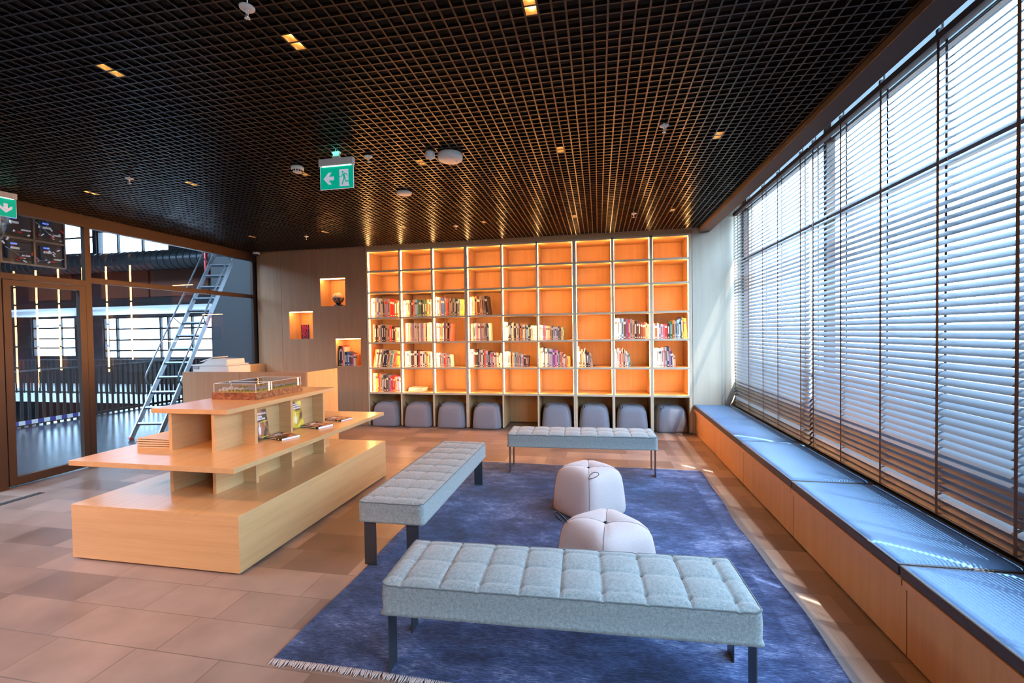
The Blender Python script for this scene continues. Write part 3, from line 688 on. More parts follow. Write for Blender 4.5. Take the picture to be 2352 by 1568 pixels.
# ---- magazines and books on the display table
def cover_mat(name, c1, c2, c3, scale, off):
    m, tt, b = base(name); tc = tt.nodes.new('ShaderNodeTexCoord'); mp = tt.nodes.new('ShaderNodeMapping'); mp.inputs['Location'].default_value = off; mp.inputs['Rotation'].default_value = (0,0,.8)
    n = tt.nodes.new('ShaderNodeTexNoise'); n.inputs['Scale'].default_value = scale; n.inputs['Detail'].default_value = 1.5; n.inputs['Distortion'].default_value = .6
    r = tt.nodes.new('ShaderNodeValToRGB'); e = r.color_ramp.elements; e[0].position = .42; e[0].color = (*c1, 1); e[1].position = .66; e[1].color = (*c3, 1); x_ = e.new(.53); x_.color = (*c2, 1)
    tt.links.new(tc.outputs['Object'], mp.inputs[0]); tt.links.new(mp.outputs[0], n.inputs['Vector']); tt.links.new(n.outputs[0], r.inputs[0]); tt.links.new(r.outputs[0], b.inputs['Base Color'])
    b.inputs['Roughness'].default_value = .45; return m
CV1 = cover_mat('cover_orange_dark', (.03,.018,.015), (.36,.15,.06), (.70,.38,.18), 9, (0,0,0))
CV2 = cover_mat('cover_yellow', (.02,.02,.02), (.55,.42,.03), (.75,.70,.08), 7, (3,1,0))
CV3 = cover_mat('cover_photo', (.025,.015,.012), (.30,.08,.04), (.65,.40,.24), 14, (7,2,0))
W_, H_ = .165, .235
def flat_book(label, x, y, rz, cv, th, spine, name='book'):
    """lying book: long side along local x, spine at -y"""
    t = thing(name, label, 'book', (x, y, .767), rz, 'books lying on the display table')
    hx, hy = H_/2+.012, W_/2+.008
    mb = MB().box(-hx, hx, -hy, hy, 0, .0012, 1).box(-hx, hx, -hy, -hy+.0012, 0, th, 1).box(-hx, hx, -hy, hy, th-.0012, th, 0)
    obj('cover', mb, [cv, M['textk']], t, local=True)
    obj('page_block', MB().box(-hx+.002, hx-.002, -hy+.0013, hy-.002, .0012, th-.0012), M['textw'], t, local=True)
    mb = text_mb(spine, th*.62, lambda a, b, c_: (a-.02, -hy-.0006+c_, th/2+b), bold=.0003)
    obj('spine_title', mb, M['textw'], t, local=True, fix=False)
    mb = MB()
    for i, (s, sz) in enumerate((('BASKETBOL', .021), ('TEMEL', .018), ('ALIŞTIRMALARI', .017))):
        q = text_mb(s, sz, lambda a, b, c_, i=i: (-hx+.035+.027*i - b, a*1.0, th+.0004+c_), bold=.0006); mb.add(q.v, q.f)
    obj('cover_title', mb, M['textw'], t, local=True, fix=False)
    obj('spine_mark', MB().box(hx-.055, hx-.04, -hy-.0008, -hy, th*.25, th*.75), M['texty'], t, local=True)
    return t
flat_book('black and orange basketball book lying flat in front of the nearer standing book', -2.868, 3.625, math.radians(-18), CV1, .019, 'BASKETBOLCULARIN TEMEL')
flat_book('orange-covered basketball book lying flat in front of the farther standing book', -2.838, 4.105, math.radians(-17), CV3, .022, 'BASKETBOLUN TEMEL TEKNİKLERİ')
flat_book('red-brown photo-covered book lying flat at the far end of the middle shelf', -2.840, 4.485, math.radians(-12), CV3, .014, 'BASKETBOL TEKNİK VE TAKTİK')
def stand_book(label, x, y, cv, lines, extra):
    """book leaning back against the long panel, cover facing +x, width along y"""
    t = thing('book', label, 'book', (x, y, .768), 0, 'books standing on the display table')
    t.rotation_euler = (0, math.radians(-9), math.radians(-4))
    w2 = W_/2; h = H_+.03; th = .014
    obj('cover', MB().box(th-.0012, th, -w2, w2, 0, h, 0).box(0, .0012, -w2, w2, 0, h, 1).box(0, th, -w2, -w2+.0012, 0, h, 1), [cv, M['textk']], t, local=True)
    obj('page_block', MB().box(.0012, th-.0012, -w2+.0012, w2-.002, .002, h-.002), M['textw'], t, local=True)
    mb = MB()
    for (s, sz, zz) in lines:
        q = text_mb(s, sz, lambda a, b, c_, zz=zz: (th+.0004+c_, a, h*zz+b), bold=.0007); mb.add(q.v, q.f)
    obj('cover_title', mb, M['textw'], t, local=True, fix=False)
    mb = MB()
    for (s, sz, yy, zz) in extra:
        q = text_mb(s, sz, lambda a, b, c_, yy=yy, zz=zz: (th+.0004+c_, yy+a, h*zz+b), bold=.0004); mb.add(q.v, q.f)
    obj('subtitle', mb, M['texty'], t, local=True, fix=False)
    # player figure printed on the cover
    mb = MB(); f = lambda a, b, d_: (th+.0003+d_, a, b)
    mb.prism([(-.030,.045),(-.012,.045),(-.006,.085),(-.004,.105),(-.016,.122),(-.030,.112),(-.036,.080)], f, .0004)
    mb.prism([(-.018,.12),(-.012,.12),(-.014,.16),(-.019,.16)], f, .0004)
    obj('printed_player', mb, mat('print_pale', (.66,.70,.80), .4), t, local=True, fix=False)
    return t
stand_book('standing basketball book with an orange and black cover in the nearer compartment', -3.002, 3.53, CV1,
           [('BASKETBOLDA', .022, .86), ('TEMEL', .020, .76), ('DRİBBLİNG', .022, .68)], [('TEMEL ÖĞRETİM', .011, .035, .58), ('EĞİTİM DİZİSİ', .012, .03, .06)])
stand_book('standing basketball book with a yellow and black cover in the farther compartment', -3.002, 4.02, CV2,
           [('HERKES İÇİN', .016, .90), ('BASKETBOL', .023, .82), ('ANTRENMANI', .021, .74)], [('ÖRNEK', .011, .03, .62), ('ÇALIŞMALAR', .011, .03, .57)])
# stack of wooden puzzle-like boxes at the left
z = .767
for i in range(4):
    nm = ['lowest','second lowest','second highest','topmost'][i]
    t = thing('box', 'flat pale wooden game box on the left of the middle shelf, %s of four' % nm, 'box', (-3.72, 3.30, z), math.radians(3-i*1.2), 'stack of flat wooden game boxes')
    hx, hy, h = .165, .165, .0185
    obj('tray', MB().box(-hx, hx, -hy, hy, 0, h*.42).box(-hx, -hx+.006, -hy, hy, h*.42, h-.003).box(hx-.006, hx, -hy, hy, h*.42, h-.003), wood('beech_%d' % i, (.56,.40,.27), (.68,.52,.37), 0), t, local=True)
    obj('lid', MB().box(-hx-.003, hx+.003, -hy-.003, hy+.003, h-.003, h+.0005).box(-hx+.012, hx-.012, -hy+.012, hy-.012, h*.42, h-.003, 1), [BM['C'], M['burl']], t, local=True)
    z += .0192

# ------------------------------------------------------------------ reception counter and printer
t = thing('reception_counter', 'tall L-shaped oak reception counter in the far left corner', 'counter', (-5.2, 6.1, 0))
HD = 1.165
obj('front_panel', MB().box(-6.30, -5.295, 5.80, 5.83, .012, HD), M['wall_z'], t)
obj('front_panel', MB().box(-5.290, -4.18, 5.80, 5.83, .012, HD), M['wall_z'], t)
obj('end_panel', MB().box(-4.18, -4.15, 5.80, 6.56, .012, HD), M['oak_z'], t)
obj('worktop', MB().box(-6.30, -4.18, 5.83, 6.50, 1.02, 1.05), M['oak_x'], t)
obj('ledge', MB().box(-6.30, -4.18, 5.83, 5.86, 1.05, HD), M['oak_x'], t)
t = thing('side_counter', 'low orange-lit oak counter return against the glass wall by the corner', 'counter', (-6.35, 7.2, 0))
obj('side_panel', MB().box(-6.48, -6.45, 6.70, D-.005, .012, 1.17), M['oak_z'], t)
obj('worktop', MB().box(-6.45, -5.95, 6.70, D-.005, .72, .75), M['oak_y'], t)
obj('end_panel', MB().box(-6.45, -5.95, 6.70, 6.72, .012, .72), M['oak_z'], t)
px0, px1, py0, py1, pz = -6.33, -5.66, 5.99, 6.45, 1.0505
t = thing('printer', 'white multifunction printer standing on the reception counter', 'printer', ((px0+px1)/2, (py0+py1)/2, pz))
obj('body', MB().box(px0+.02, px1, py0, py1, pz, pz+.19), M['white'], t, bevel=.012)
obj('scanner_lid', MB().box(px0+.0, px1-.03, py0-.005, py1, pz+.193, pz+.215), M['white'], t, bevel=.006)
mb = MB().prism([(px0+.12, pz+.215), (px1-.04, pz+.215), (px1-.05, pz+.295), (px0+.30, pz+.300), (px0+.20, pz+.245)], lambda a, b, d_: (a, py0+.03+d_, b), .36)
obj('document_feeder', mb, M['white'], t, bevel=.006)
obj('feeder_tray', MB().obox((px0+.20, (py0+py1)/2, pz+.29), (.13,0,.035), (0,.14,0), (-.002,0,.006)), M['white'], t, bevel=.002)
obj('paper_slot', MB().box(px0+.16, px0+.26, py0-.002, py0+.01, pz+.05, pz+.08), M['black'], t)
obj('control_panel', MB().box(px0+.05, px0+.14, py0-.014, py0, pz+.15, pz+.19), mat('panel_grey', (.35,.35,.37), .4), t, bevel=.003)

# ------------------------------------------------------------------ window seat
SEG = [(D-.002, 6.452), (6.448, 5.237), (5.233, 3.952), (3.948, 2.602), (2.598, 1.30), (1.296, 0.0), (-.004, -1.3)]
pos = ['at the far end against the panel', 'second from the far end', 'third from the far end', 'fourth from the far end', 'fifth from the far end', 'sixth from the far end', 'nearest the camera']
for i, (y1, y0) in enumerate(SEG):
    t = thing('window_bench', 'oak box bench unit under the blinds, %s' % pos[i], 'bench', (1.85, (y0+y1)/2, 0), 0, 'oak window bench units')
    obj('front_panel', MB().box(1.531, 1.55, y0+.002, y1-.002, .012, .372), M['bench_z'], t)
    obj('plinth', MB().box(1.56, 2.19, y0+.002, y1-.002, 0, .012), M['black'], t)
    obj('top_board', MB().box(1.508, 2.19, y0+.002, y1-.002, .374, .410), M['bench_z'], t)
    obj('carcass', MB().box(1.55, 2.19, y0+.003, y1-.003, .012, .372), M['bench_z'], t)
CS = [(D-.004, 6.565), (6.555, 5.285), (5.275, 3.955), (3.945, 2.635), (2.625, 1.305), (1.295, -.02)]
cp = ['against the end panel', 'second from the far end', 'third from the far end', 'fourth from the far end', 'fifth from the far end', 'nearest the camera']
for i, (y1, y0) in enumerate(CS):
    t = thing('seat_cushion', 'long blue-grey leather seat cushion on the window bench, %s' % cp[i], 'cushion', (1.83, (y0+y1)/2, .411), 0, 'window seat cushions')
    xa, xb = 1.513, 2.125; zc0, zc1 = .411, .474; V = []; NU, NV = 26, 40
    for a in range(NU+1):
        for b in range(NV+1):
            u = a/NU; v = b/NV; e = min(u*(xb-xa), (1-u)*(xb-xa), v*(y1-y0), (1-v)*(y1-y0))
            V.append((xa+(xb-xa)*u, y0+(y1-y0)*v, zc1 + .010*(1-math.exp(-e/.05)) - .010*math.exp(-e/.006)))
    mb = MB(); mb.add(V, [(a*(NV+1)+b, (a+1)*(NV+1)+b, (a+1)*(NV+1)+b+1, a*(NV+1)+b+1) for a in range(NU) for b in range(NV)], 0, True)
    obj('top_panel', mb, M['leather'], t, fix=False)
    obj('side_band', MB().box(xa+.001, xb-.001, y0+.001, y1-.001, zc0, zc1-.003), M['leatherside'], t, bevel=.004)
    ring = [(xa, y0), (xb, y0), (xb, y1), (xa, y1)]
    obj('piping', MB().tube([(xa, y0+.004, zc1-.006), (xa, y1-.004, zc1-.006), (xb-.004, y1, zc1-.006), (xb, y0+.004, zc1-.006)], .0035, 6, closed=True), M['leatherside'], t)

# ------------------------------------------------------------------ window wall and blinds
mb = MB().box(2.19, 2.33, YB, D, -.0, .44)
struct('wall_right', mb, M['frame'])
struct('wall_right_near', MB().box(2.25, 2.35, YB, -2.1, .44, 3.95), M['wpaint'])
WF = MB()
for y in (7.69, 5.075, 2.43, -.2, -2.1): WF.box(2.26, 2.34, y-.03, y+.03, .44, 3.95)
WF.box(2.27, 2.34, YB, D, 2.775, 2.825).box(2.285, 2.33, YB, D, 3.555, 3.58).box(2.27, 2.34, YB, D, 1.165, 1.205).box(2.27, 2.34, YB, D, .44, .937)
wn = struct('window_1', WF, M['frame'])
struct('trim_5', MB().box(2.300, 2.306, -2.1, D, 3.575, 3.93), M['opal'])
wg = obj('window_pane', MB().box(2.300, 2.306, -2.1, D, .44, 3.56), M['glass'], wn)
def blind(label, y0, y1, tapes):
    t = thing('venetian_blind', label, 'blind', (2.135, (y0+y1)/2, .49), 0, 'venetian blinds on the window wall')
    mb = MB(); z = .520; p = .0487; xc = 2.135; hw_ = .026; ang = math.radians(50); n = 5
    while z < 3.46:
        rows = []
        for k in range(n+1):
            s_ = -1 + 2*k/n; bow = .0022*(1-s_*s_)
            # inner edge low, outer edge high
            x = xc + s_*hw_*math.cos(ang) - bow*math.sin(ang); zz = z + s_*hw_*math.sin(ang) + bow*math.cos(ang); rows.append((x, zz))
        V = [(x, y, zz) for (x, zz) in rows for y in (y0, y1)]
        mb.add(V, [(2*k, 2*k+1, 2*k+3, 2*k+2) for k in range(n)], 0, True)
        z += p
    o = obj('slats', mb, M['slat'], t, fix=False)
    obj('head_rail', MB().box(xc-.027, xc+.027, y0, y1, 3.49, 3.535), M['tape'], t)
    obj('bottom_rail', MB().box(xc-.022, xc+.022, y0, y1, .492, .503), M['slat'], t, bevel=.003)
    for y in tapes:
        obj('ladder_tape', MB().box(xc-.0235, xc-.0225, y-.011, y+.011, .495, 3.50).box(xc+.0225, xc+.0235, y-.011, y+.011, .495, 3.50), M['tape'], t)
        obj('bracket', MB().box(xc-.03, xc+.03, y-.012, y+.012, 3.535, 3.56).box(xc-.004, xc+.004, y-.004, y+.004, 3.56, 3.90), M['alu'], t)
    obj('tilt_rod', MB().tube([(xc-.038, y1-.10, 3.48), (xc-.04, y1-.10, 1.0)], .003, 6), M['alu'], t)
    return t
blind('brown venetian blind at the far end of the window wall, beside the bookcase', 5.095, 7.69, [7.60, 6.96, 6.39, 5.89, 5.27])
blind('brown venetian blind in the middle of the window wall', 2.45, 5.06, [4.985, 4.466, 3.895, 3.31, 2.755])
blind('brown venetian blind nearest the camera, past the right edge of the middle blind', -.2, 2.43, [2.2, 1.6, 1.0, .4])
# outside ground and surroundings
struct('ground_outside', MB().box(2.36, 70, -30, 45, -.5, -.4), M['ground'])
def blob(mb, c, r, n=9):
    V = []; k = 7
    mb.lathe([(r*math.sin(a)*rnd.uniform(.85, 1.15), -r*math.cos(a)) for a in [.35+.35*i for i in range(8)]], c, n)
for i, (x, y, h) in enumerate([(26, 8, 2.4), (27, 12, 2.2), (25, 17, 2.6), (26, 22, 2.1), (27, 29, 2.5), (26, 3.5, 2.0)]):
    mb = MB()
    for q in range(9): blob(mb, (x+rnd.uniform(-.6,.6), y+rnd.uniform(-1.0,1.0), -.4+h*rnd.uniform(.3,.62)), h*.36)
    tag(obj('hedge', mb, M['hedge'], fix=False), 'green hedge clump outside the blinds, %s along the far pavement' % ORD[i], 'hedge', 'hedges beyond the pavement')
t = thing('building', 'pinkish brick building beyond the pavement outside the window', 'building', (36, 24, -.4))
obj('wall', MB().box(33, 40, 19, 30, -.4, 4.2), M['facade'], t)
for y in (20.5, 23, 25.5, 28): obj('window', MB().box(32.95, 33.02, y, y+1.2, .8, 2.4), M['black'], t)
obj('roof', MB().box(32.7, 40.3, 18.7, 30.3, 4.2, 4.5), M['brpaint'], t)

# ------------------------------------------------------------------ glass wall to the atrium
fx0, fx1 = XG-.06, XG+.0
GF = MB()
GF.box(fx0, fx1+.02, YB, D, 3.160, 3.40)                                    # header
for y0, y1 in ((D-.075, D), (4.735, 4.805), (3.80, 3.885), (.9, .98), (-1.5, -1.42)): GF.box(fx0, fx1, y0, y1, 0, 3.16)
GF.box(fx0, fx1, 4.805, D-.075, 2.44, 2.508).box(fx0, fx1, 3.885, 4.735, 2.395, 2.465).box(fx0, fx1, YB, 3.80, 2.44, 2.508)
GF.box(fx0, fx1, 4.805, D-.075, 0, .055).box(fx0, fx1, YB, 3.80, 0, .055)
ws = struct('wall_left', GF, M['frame'])
obj('glass_pane', MB().box(XG-.034, XG-.028, 4.80, D-.07, .05, 2.445).box(XG-.034, XG-.028, 4.80, D-.07, 2.505, 3.165).box(XG-.034, XG-.028, 3.88, 4.74, 2.46, 3.165).box(XG-.034, XG-.028, YB, 3.81, .05, 2.445).box(XG-.034, XG-.028, YB, 3.81, 2.505, 3.165), M['glass'], ws)
DF = MB().box(fx0+.005, fx1+.006, 3.892, 3.962, .022, 2.388).box(fx0+.005, fx1+.006, 4.655, 4.728, .022, 2.388).box(fx0+.005, fx1+.006, 3.962, 4.655, 2.325, 2.388).box(fx0+.005, fx1+.006, 3.962, 4.655, .022, .118)
dr = struct('door_1', DF, M['frame'])
obj('door_pane', MB().box(XG-.034, XG-.028, 3.955, 4.66, .11, 2.33), M['glass'], dr)
# floor slot in front of the door
struct('trim_3', MB().box(-6.13, -6.05, 1.2, 3.86, .0005, .0030), M['black'])

# ------------------------------------------------------------------ atrium beyond the glass
struct('floor_atrium', MB().box(-11.25, XG-.02, -6, 12.2, -.30, 0), M['afloor'])
struct('wall_atrium_right', MB().box(-9.1, XG-.02, 9.2, 9.4, 0, 7), M['dpaint'])
struct('wall_atrium_side', MB().box(-9.12, -8.92, 9.4, 16, -3, 7), M['dpaint'])
# far wall with window openings
far = holed(-34, -8.9, -3, 7.6, [(-25.55, -23.05, .88, 2.68), (-21.5, -15.85, .80, 2.62), (-23.9, -21.9, 5.45, 7.1), (-21.7, -17.9, 5.35, 6.75)], 16, 16.3)
struct('wall_atrium_far', far, M['dpaint'])
mbp = MB()
for (a, b) in ((-25.5,-23.1),(-21.4,-18.9),(-18.8,-15.9)): mbp.box(a, b, 15.93, 15.98, 3.45, 4.9)
struct('reflection_panel', mbp, M['brpaint'])  # red-brown panels paint in the bookcase's reflection on the glass
for i, (x0, x1, z0, z1, xs, zs) in enumerate([(-25.55,-23.05,.88,2.68,[-23.95],[1.3,1.72,2.2]), (-21.5,-15.85,.80,2.62,[-20.8,-18.5,-18.1,-16.9],[1.15,1.62,2.1]), (-23.9,-21.9,5.45,7.1,[],[6.2]), (-21.7,-17.9,5.35,6.75,[-20.6,-19.3],[6.4])]):
    mb = MB().box(x0, x1, 16.05, 16.15, z0, z0+.06).box(x0, x1, 16.05, 16.15, z1-.06, z1)
    for x in [x0+.03]+xs+[x1-.03]: mb.box(x-.035, x+.035, 16.05, 16.15, z0, z1)
    for z in zs: mb.box(x0, x1, 16.06, 16.14, z-.035, z+.035)
    wi = struct('window_%d' % (i+2), mb, M['black'])
    obj('window_pane', MB().box(x0, x1, 16.10, 16.11, z0, z1), M['glass'], wi)
struct('ceiling_atrium', MB().box(-34, XG-.06, 4.0, 16.3, 7.3, 7.5).box(-34, -26, -6, 4.0, 7.3, 7.5), M['dpaint'])  # roof left open out of view so sky light reaches the atrium floor
struct('ceiling_soffit', MB().box(-26.5, -9.12, 12.7, 16, 2.72, 2.80), mat('perforated_metal', (.72,.74,.76), .5, noise=.15, nscale=25))
struct('wall_atrium_left', MB().box(-34.2, -34, -6, 16.3, -3, 7.5), M['dpaint'])
struct('wall_atrium_front', MB().box(-34, XG-.06, -6.2, -6, -3, 7.5), M['dpaint'])
struct('wall_upper_left', MB().box(XG-.30, XG-.08, YB, 9.2, 3.40, 7.3), M['dpaint'])
struct('floor_gallery', MB().box(-30, -9.12, 13.0, 16, -.62, -.30), M['wpaint'])
struct('floor_lower', MB().box(-34, XG, -6, 16.3, -3.2, -3.0), M['dpaint'])
t = thing('duct', 'long black ribbed ventilation duct hanging high in the atrium', 'duct', (-15, 14.6, 4.6))
dct = MB().tube([(-26, 14.6, 4.72), (-9.3, 14.6, 4.72)], .36, 24); obj('pipe', dct, M['steel'], t)
mb = MB(); x = -25.8
while x < -9.4: mb.tube([(x, 14.6, 4.72), (x+.03, 14.6, 4.72)], .385, 24); x += .30
obj('ribs', mb, M['black'], t)
# railings
def railing(label, pts, z0, z1, step, group, w_=.012, d_=.05, cap=.04):
    (ax, ay), (bx_, by_) = pts; L = math.hypot(bx_-ax, by_-ay); ux, uy = (bx_-ax)/L, (by_-ay)/L
    t = thing('railing', label, 'railing', ((ax+bx_)/2, (ay+by_)/2, z0), 0)
    obj('bottom_rail', MB().bar((ax, ay, z0+.05), (bx_, by_, z0+.05), .05, .05), M['black'], t)
    obj('handrail', MB().bar((ax, ay, z1), (bx_, by_, z1), cap, .03), M['steel'], t)
    n = int(L/step); far_ = []
    for i in range(n+1):
        x, y = ax+ux*i*step, ay+uy*i*step
        mb = MB(); mb.obox((x, y, (z0+z1)/2), (ux*w_/2, uy*w_/2, 0), (-uy*d_/2, ux*d_/2, 0), (0, 0, (z1-z0)/2))
        if i < 95: obj('baluster', mb, M['black'], t)
        else: far_.append(mb)
    if far_:
        m2 = MB()
        for q in far_: m2.add(q.v, q.f)
        o = obj('balusters', m2, M['black'], t); o['kind'] = 'stuff'
railing('black slatted railing along the edge of the atrium floor', [(-10.98, 12.0), (-10.98, 3.2)], 0, 1.09, .118, None, w_=.05, d_=.012)
railing('black slatted railing of the far gallery across the atrium', [(-9.3, 13.05), (-25.5, 13.05)], -.30, .93, .19, None, w_=.07, d_=.012)
# barrier tape along the railing foot
mb = MB(); y = 5.6; k = 0
while y < 7.6: mb.box(-10.93, -10.925, y, y+.10, .05, .13, k % 2); y += .10; k += 1
tag(obj('barrier_tape', mb, [M['textw'], mat('tape_blue', (.05,.06,.30), .5)]), 'blue and white striped barrier tape along the foot of the atrium railing', 'tape')
# ladder
t = thing('roof_ladder', 'tall sloping aluminium roof ladder with handrails beyond the glass wall', 'ladder', (-7.5, 6.2, 0))
lean_d = Vector((-.19, .98, 0)); rung_d = Vector((.982, .19, 0)); foot = Vector((-7.69, 6.10, 0)); WL = .455
up = (lean_d*1.0 + Vector((0,0,1.54))).normalized(); nrm = up.cross(rung_d).normalized()
top_t = 4.72
for s_ in (0, 1):
    a = foot + rung_d*(WL*s_); b = a + up*top_t
    obj('stile', MB().bar(a + up*.03, b, .022, .085, up=nrm), M['alu'], t)
    obj('rubber_foot', MB().bar(a, a + up*.035, .03, .09, up=nrm), M['rubber'], t)
k = .285; 
while k < top_t-.05:
    a = foot + up*k; obj('rung', MB().bar(a + rung_d*.01, a + rung_d*(WL-.01), .06, .028, up=up), M['alu'], t); k += .295
side_out = nrm if nrm.y < 0 else -nrm
for s_ in (0, 1):
    a = foot + rung_d*(WL*s_) + (rung_d*(-.06 if s_ == 0 else .06))
    pts = [a + up*.98 + side_out*.03, a + up*1.02 + side_out*.14, a + up*1.08 + side_out*.20, a + up*1.16 + side_out*.215] + [a + up*(1.3+.45*q) + side_out*.215 for q in range(8)]
    obj('handrail', MB().tube(pts, .014, 8), M['alu'], t)
    for q in (2.35, 3.9): obj('handrail_bracket', MB().bar(foot + rung_d*(WL*s_) + up*(q-.05) + side_out*.0, a + up*q + side_out*.215, .02, .012), M['alu'], t)
fa = foot + rung_d*(WL+.012); 
mb = text_mb('ZÜMRÜT', .075, lambda a_, b_, c_: tuple(fa + up*(2.45 - a_) + nrm*(b_) + rung_d*c_), bold=.001)
tag_o = obj('lettering', mb, M['redtext'], t, fix=False); tag_o['label'] = 'red lettering on the stile'
tag(obj('fire_pipe', MB().tube([(-9.29, 9.26, 7.3), (-9.29, 9.26, 3.36), (-9.275, 9.26, 3.24), (-9.235, 9.26, 3.175), (-9.17, 9.26, 3.15), (-9.098, 9.26, 3.15)], .04, 12), M['red']), 'red sprinkler pipe bending into the dark atrium wall behind the ladder', 'pipe')
# hanging LED screen seen from behind
t = thing('led_screen', 'back of a large hanging video screen with modules and cables in the atrium', 'screen', (-8.5, 4.6, 2.83))
sy0, sy1, sz0, sz1 = 2.6, 5.80, 2.84, 4.75
obj('panel', MB().box(-8.56, -8.52, sy0, sy1, sz0, sz1), M['steel'], t)
fr = MB()
for y in [sy0+.4*i for i in range(9)]: fr.box(-8.52, -8.49, y-.012, y+.012, sz0, sz1)
for z in [sz0+.38*i for i in range(6)]: fr.box(-8.52, -8.49, sy0, sy1, z-.012, z+.012)
obj('frame', fr, M['alu'], t)
mblue = mat('led_blue', (.05,.1,.8), .4, em=(.1,.2,1), es=1.2); lblk = mat('module_dark', (.035,.045,.06), .35, .3)
for i in range(8):
    for j in range(5):
        y = sy0+.4*i+.06; z = sz0+.38*j+.06
        mo = obj('module', MB().box(-8.52, -8.46, y, y+.28, z, z+.26), lblk, t, bevel=.008)
        obj('power_unit', MB().box(-8.46, -8.43, y+.03, y+.12, z+.14, z+.17).box(-8.46, -8.44, y+.16, y+.25, z+.05, z+.07), M['wpaint'], mo)
        obj('indicator', MB().box(-8.46, -8.445, y+.03, y+.10, z+.21, z+.23), mblue, mo)
        obj('connector', MB().box(-8.46, -8.435, y+.12, y+.16, z+.01, z+.03), M['red'], mo)
cb = MB()
for i in range(90):
    y = sy0+.12+rnd.uniform(0, sy1-sy0-.3); z = sz0+.1+rnd.uniform(0, 1.6); q = rnd.uniform(.08, .3)
    cb.tube([(-8.44, y, z), (-8.40, y+q*.3, z-.06), (-8.40, y+q*.7, z-.05), (-8.44, y+q, z+rnd.uniform(-.1,.2))], .005, 5)
obj('cables', cb, M['alu'], t)
ck = MB()
for i in range(420):
    y = rnd.uniform(sy0+.05, sy1-.06); z = rnd.uniform(sz0+.03, sz1-.05); a = rnd.uniform(0, 3.1); l = rnd.uniform(.008,.028); h = rnd.uniform(.004,.010)
    ck.obox((-8.435, y, z), (.008,0,0), (0,l*math.cos(a),l*math.sin(a)), (0,-h*math.sin(a),h*math.cos(a)), rnd.choice((0,0,0,1)))
o = obj('clips', ck, [M['wpaint'], M['red']], t, fix=False); o['kind'] = 'stuff'
for y in (2.9, 5.5): obj('hanger', MB().tube([(-8.54, y, sz1), (-8.54, y, 7.3)], .02, 8), M['black'], t)

# ------------------------------------------------------------------ ceiling fittings
LAMPS = [(x, y) for y in (2.26, 4.0, 6.38) for x in (-5.47, -4.16, -2.88, -1.60, -.33, .98)] + [(x, y) for y in (.4, -1.4) for x in (-5.47, -4.16, -2.88, -1.60, -.33, .98)]
rowname = {2.26:'near row', 4.0:'middle row', 6.38:'far row', .4:'unseen row above camera', -1.4:'unseen row behind camera'}
first = None
for (x, y) in LAMPS:
    k = [-5.47, -4.16, -2.88, -1.60, -.33, .98].index(x)
    cx_, cy_ = cell(x, y); lb = 'twin square gold downlight in the ceiling, %s from left in the %s' % (ORD[k], rowname[y])
    if first is None:
        t = first = thing('downlight', lb, 'ceiling light', (cx_, cy_, ZC), 0, 'twin downlights in the grid ceiling')
        for s_ in (-1, 1):
            yc = s_*P/2; h = P/2-.006
            a, b_ = h, h*.55; z0, z1 = .002, .05
            V = [(-a, yc-a, z0), (a, yc-a, z0), (a, yc+a, z0), (-a, yc+a, z0), (-b_, yc-b_, z1), (b_, yc-b_, z1), (b_, yc+b_, z1), (-b_, yc+b_, z1)]
            rf = obj('reflector', MB().add(V, [(0,1,5,4),(1,2,6,5),(2,3,7,6),(3,0,4,7)]), M['gold'], t, local=True, fix=False)
            obj('bulb', MB().lathe([(.012,.030),(.016,.034),(.016,.049),(.010,.0495)], (0, yc, 0), 14), M['bulb'], t, local=True)
        ld = bpy.data.lights.new('lamp', 'SPOT'); ld.energy = LAMP_W; ld.color = WARM; ld.spot_size = math.radians(110); ld.spot_blend = .85; ld.shadow_soft_size = .03
        soft = ld.copy(); soft.energy = LAMP_W*.42; aimed = ld.copy(); aimed.energy = LAMP_W*AIM; aimed.spot_size = math.radians(78)
        lo = bpy.data.objects.new('lamp', ld); C.objects.link(lo); lo.parent = t; lo.location = (0, 0, -.012)
    else:
        t = dup(first); t.location = (cx_, cy_, ZC); t['label'] = lb
        if x > -2.5 or y > 6:
            for ch in t.children:
                if ch.type == 'LIGHT': ch.data = soft
        elif y < 1:
            for ch in t.children:
                if ch.type == 'LIGHT': ch.data = aimed; ch.rotation_euler = (math.radians(42 if y > 0 else 52), 0, 0)  # unseen spots, tilted and strengthened to warm the display table's end face
def sprinkler(x, y, lb, rose=True):
    t = thing('sprinkler', lb, 'sprinkler', (x, y, ZC-.045), 0, 'sprinkler heads in the ceiling')
    if rose: obj('escutcheon', MB().lathe([(.018,.020),(.034,.026),(.036,.032),(.016,.036)], n=20), M['white'], t, local=True)
    obj('pipe', MB().lathe([(.007,.0),(.007,.30)], n=10), M['chrome'], t, local=True)
    obj('deflector', MB().lathe([(.004,-.018),(.004,.0),(.014,-.020),(.016,-.022),(.003,-.024)], n=16), M['chrome'], t, local=True)
for (x, y, lb) in [(-1.66,1.93,'small white sprinkler head in the ceiling nearest the camera'),(-4.59,3.71,'sprinkler head in the ceiling between the display table and the glass wall'),(-2.01,3.74,'sprinkler head in the ceiling just right of the green exit sign'),
                   (.52,3.70,'sprinkler head in the ceiling above the rug, near the window'),(-4.61,6.50,'sprinkler head in the ceiling in front of the niche wall'),(.49,6.36,'sprinkler head in the ceiling near the window end of the bookcase'),(-2.07,6.43,'sprinkler head in the ceiling in front of the middle bookcase')]:
    sprinkler(x, y, lb)
def disc(name, lb, cat, x, y, prof, extra=None):
    t = thing(name, lb, cat, (x, y, ZC)); obj('body', MB().lathe(prof, n=36), M['white'], t, local=True); return t
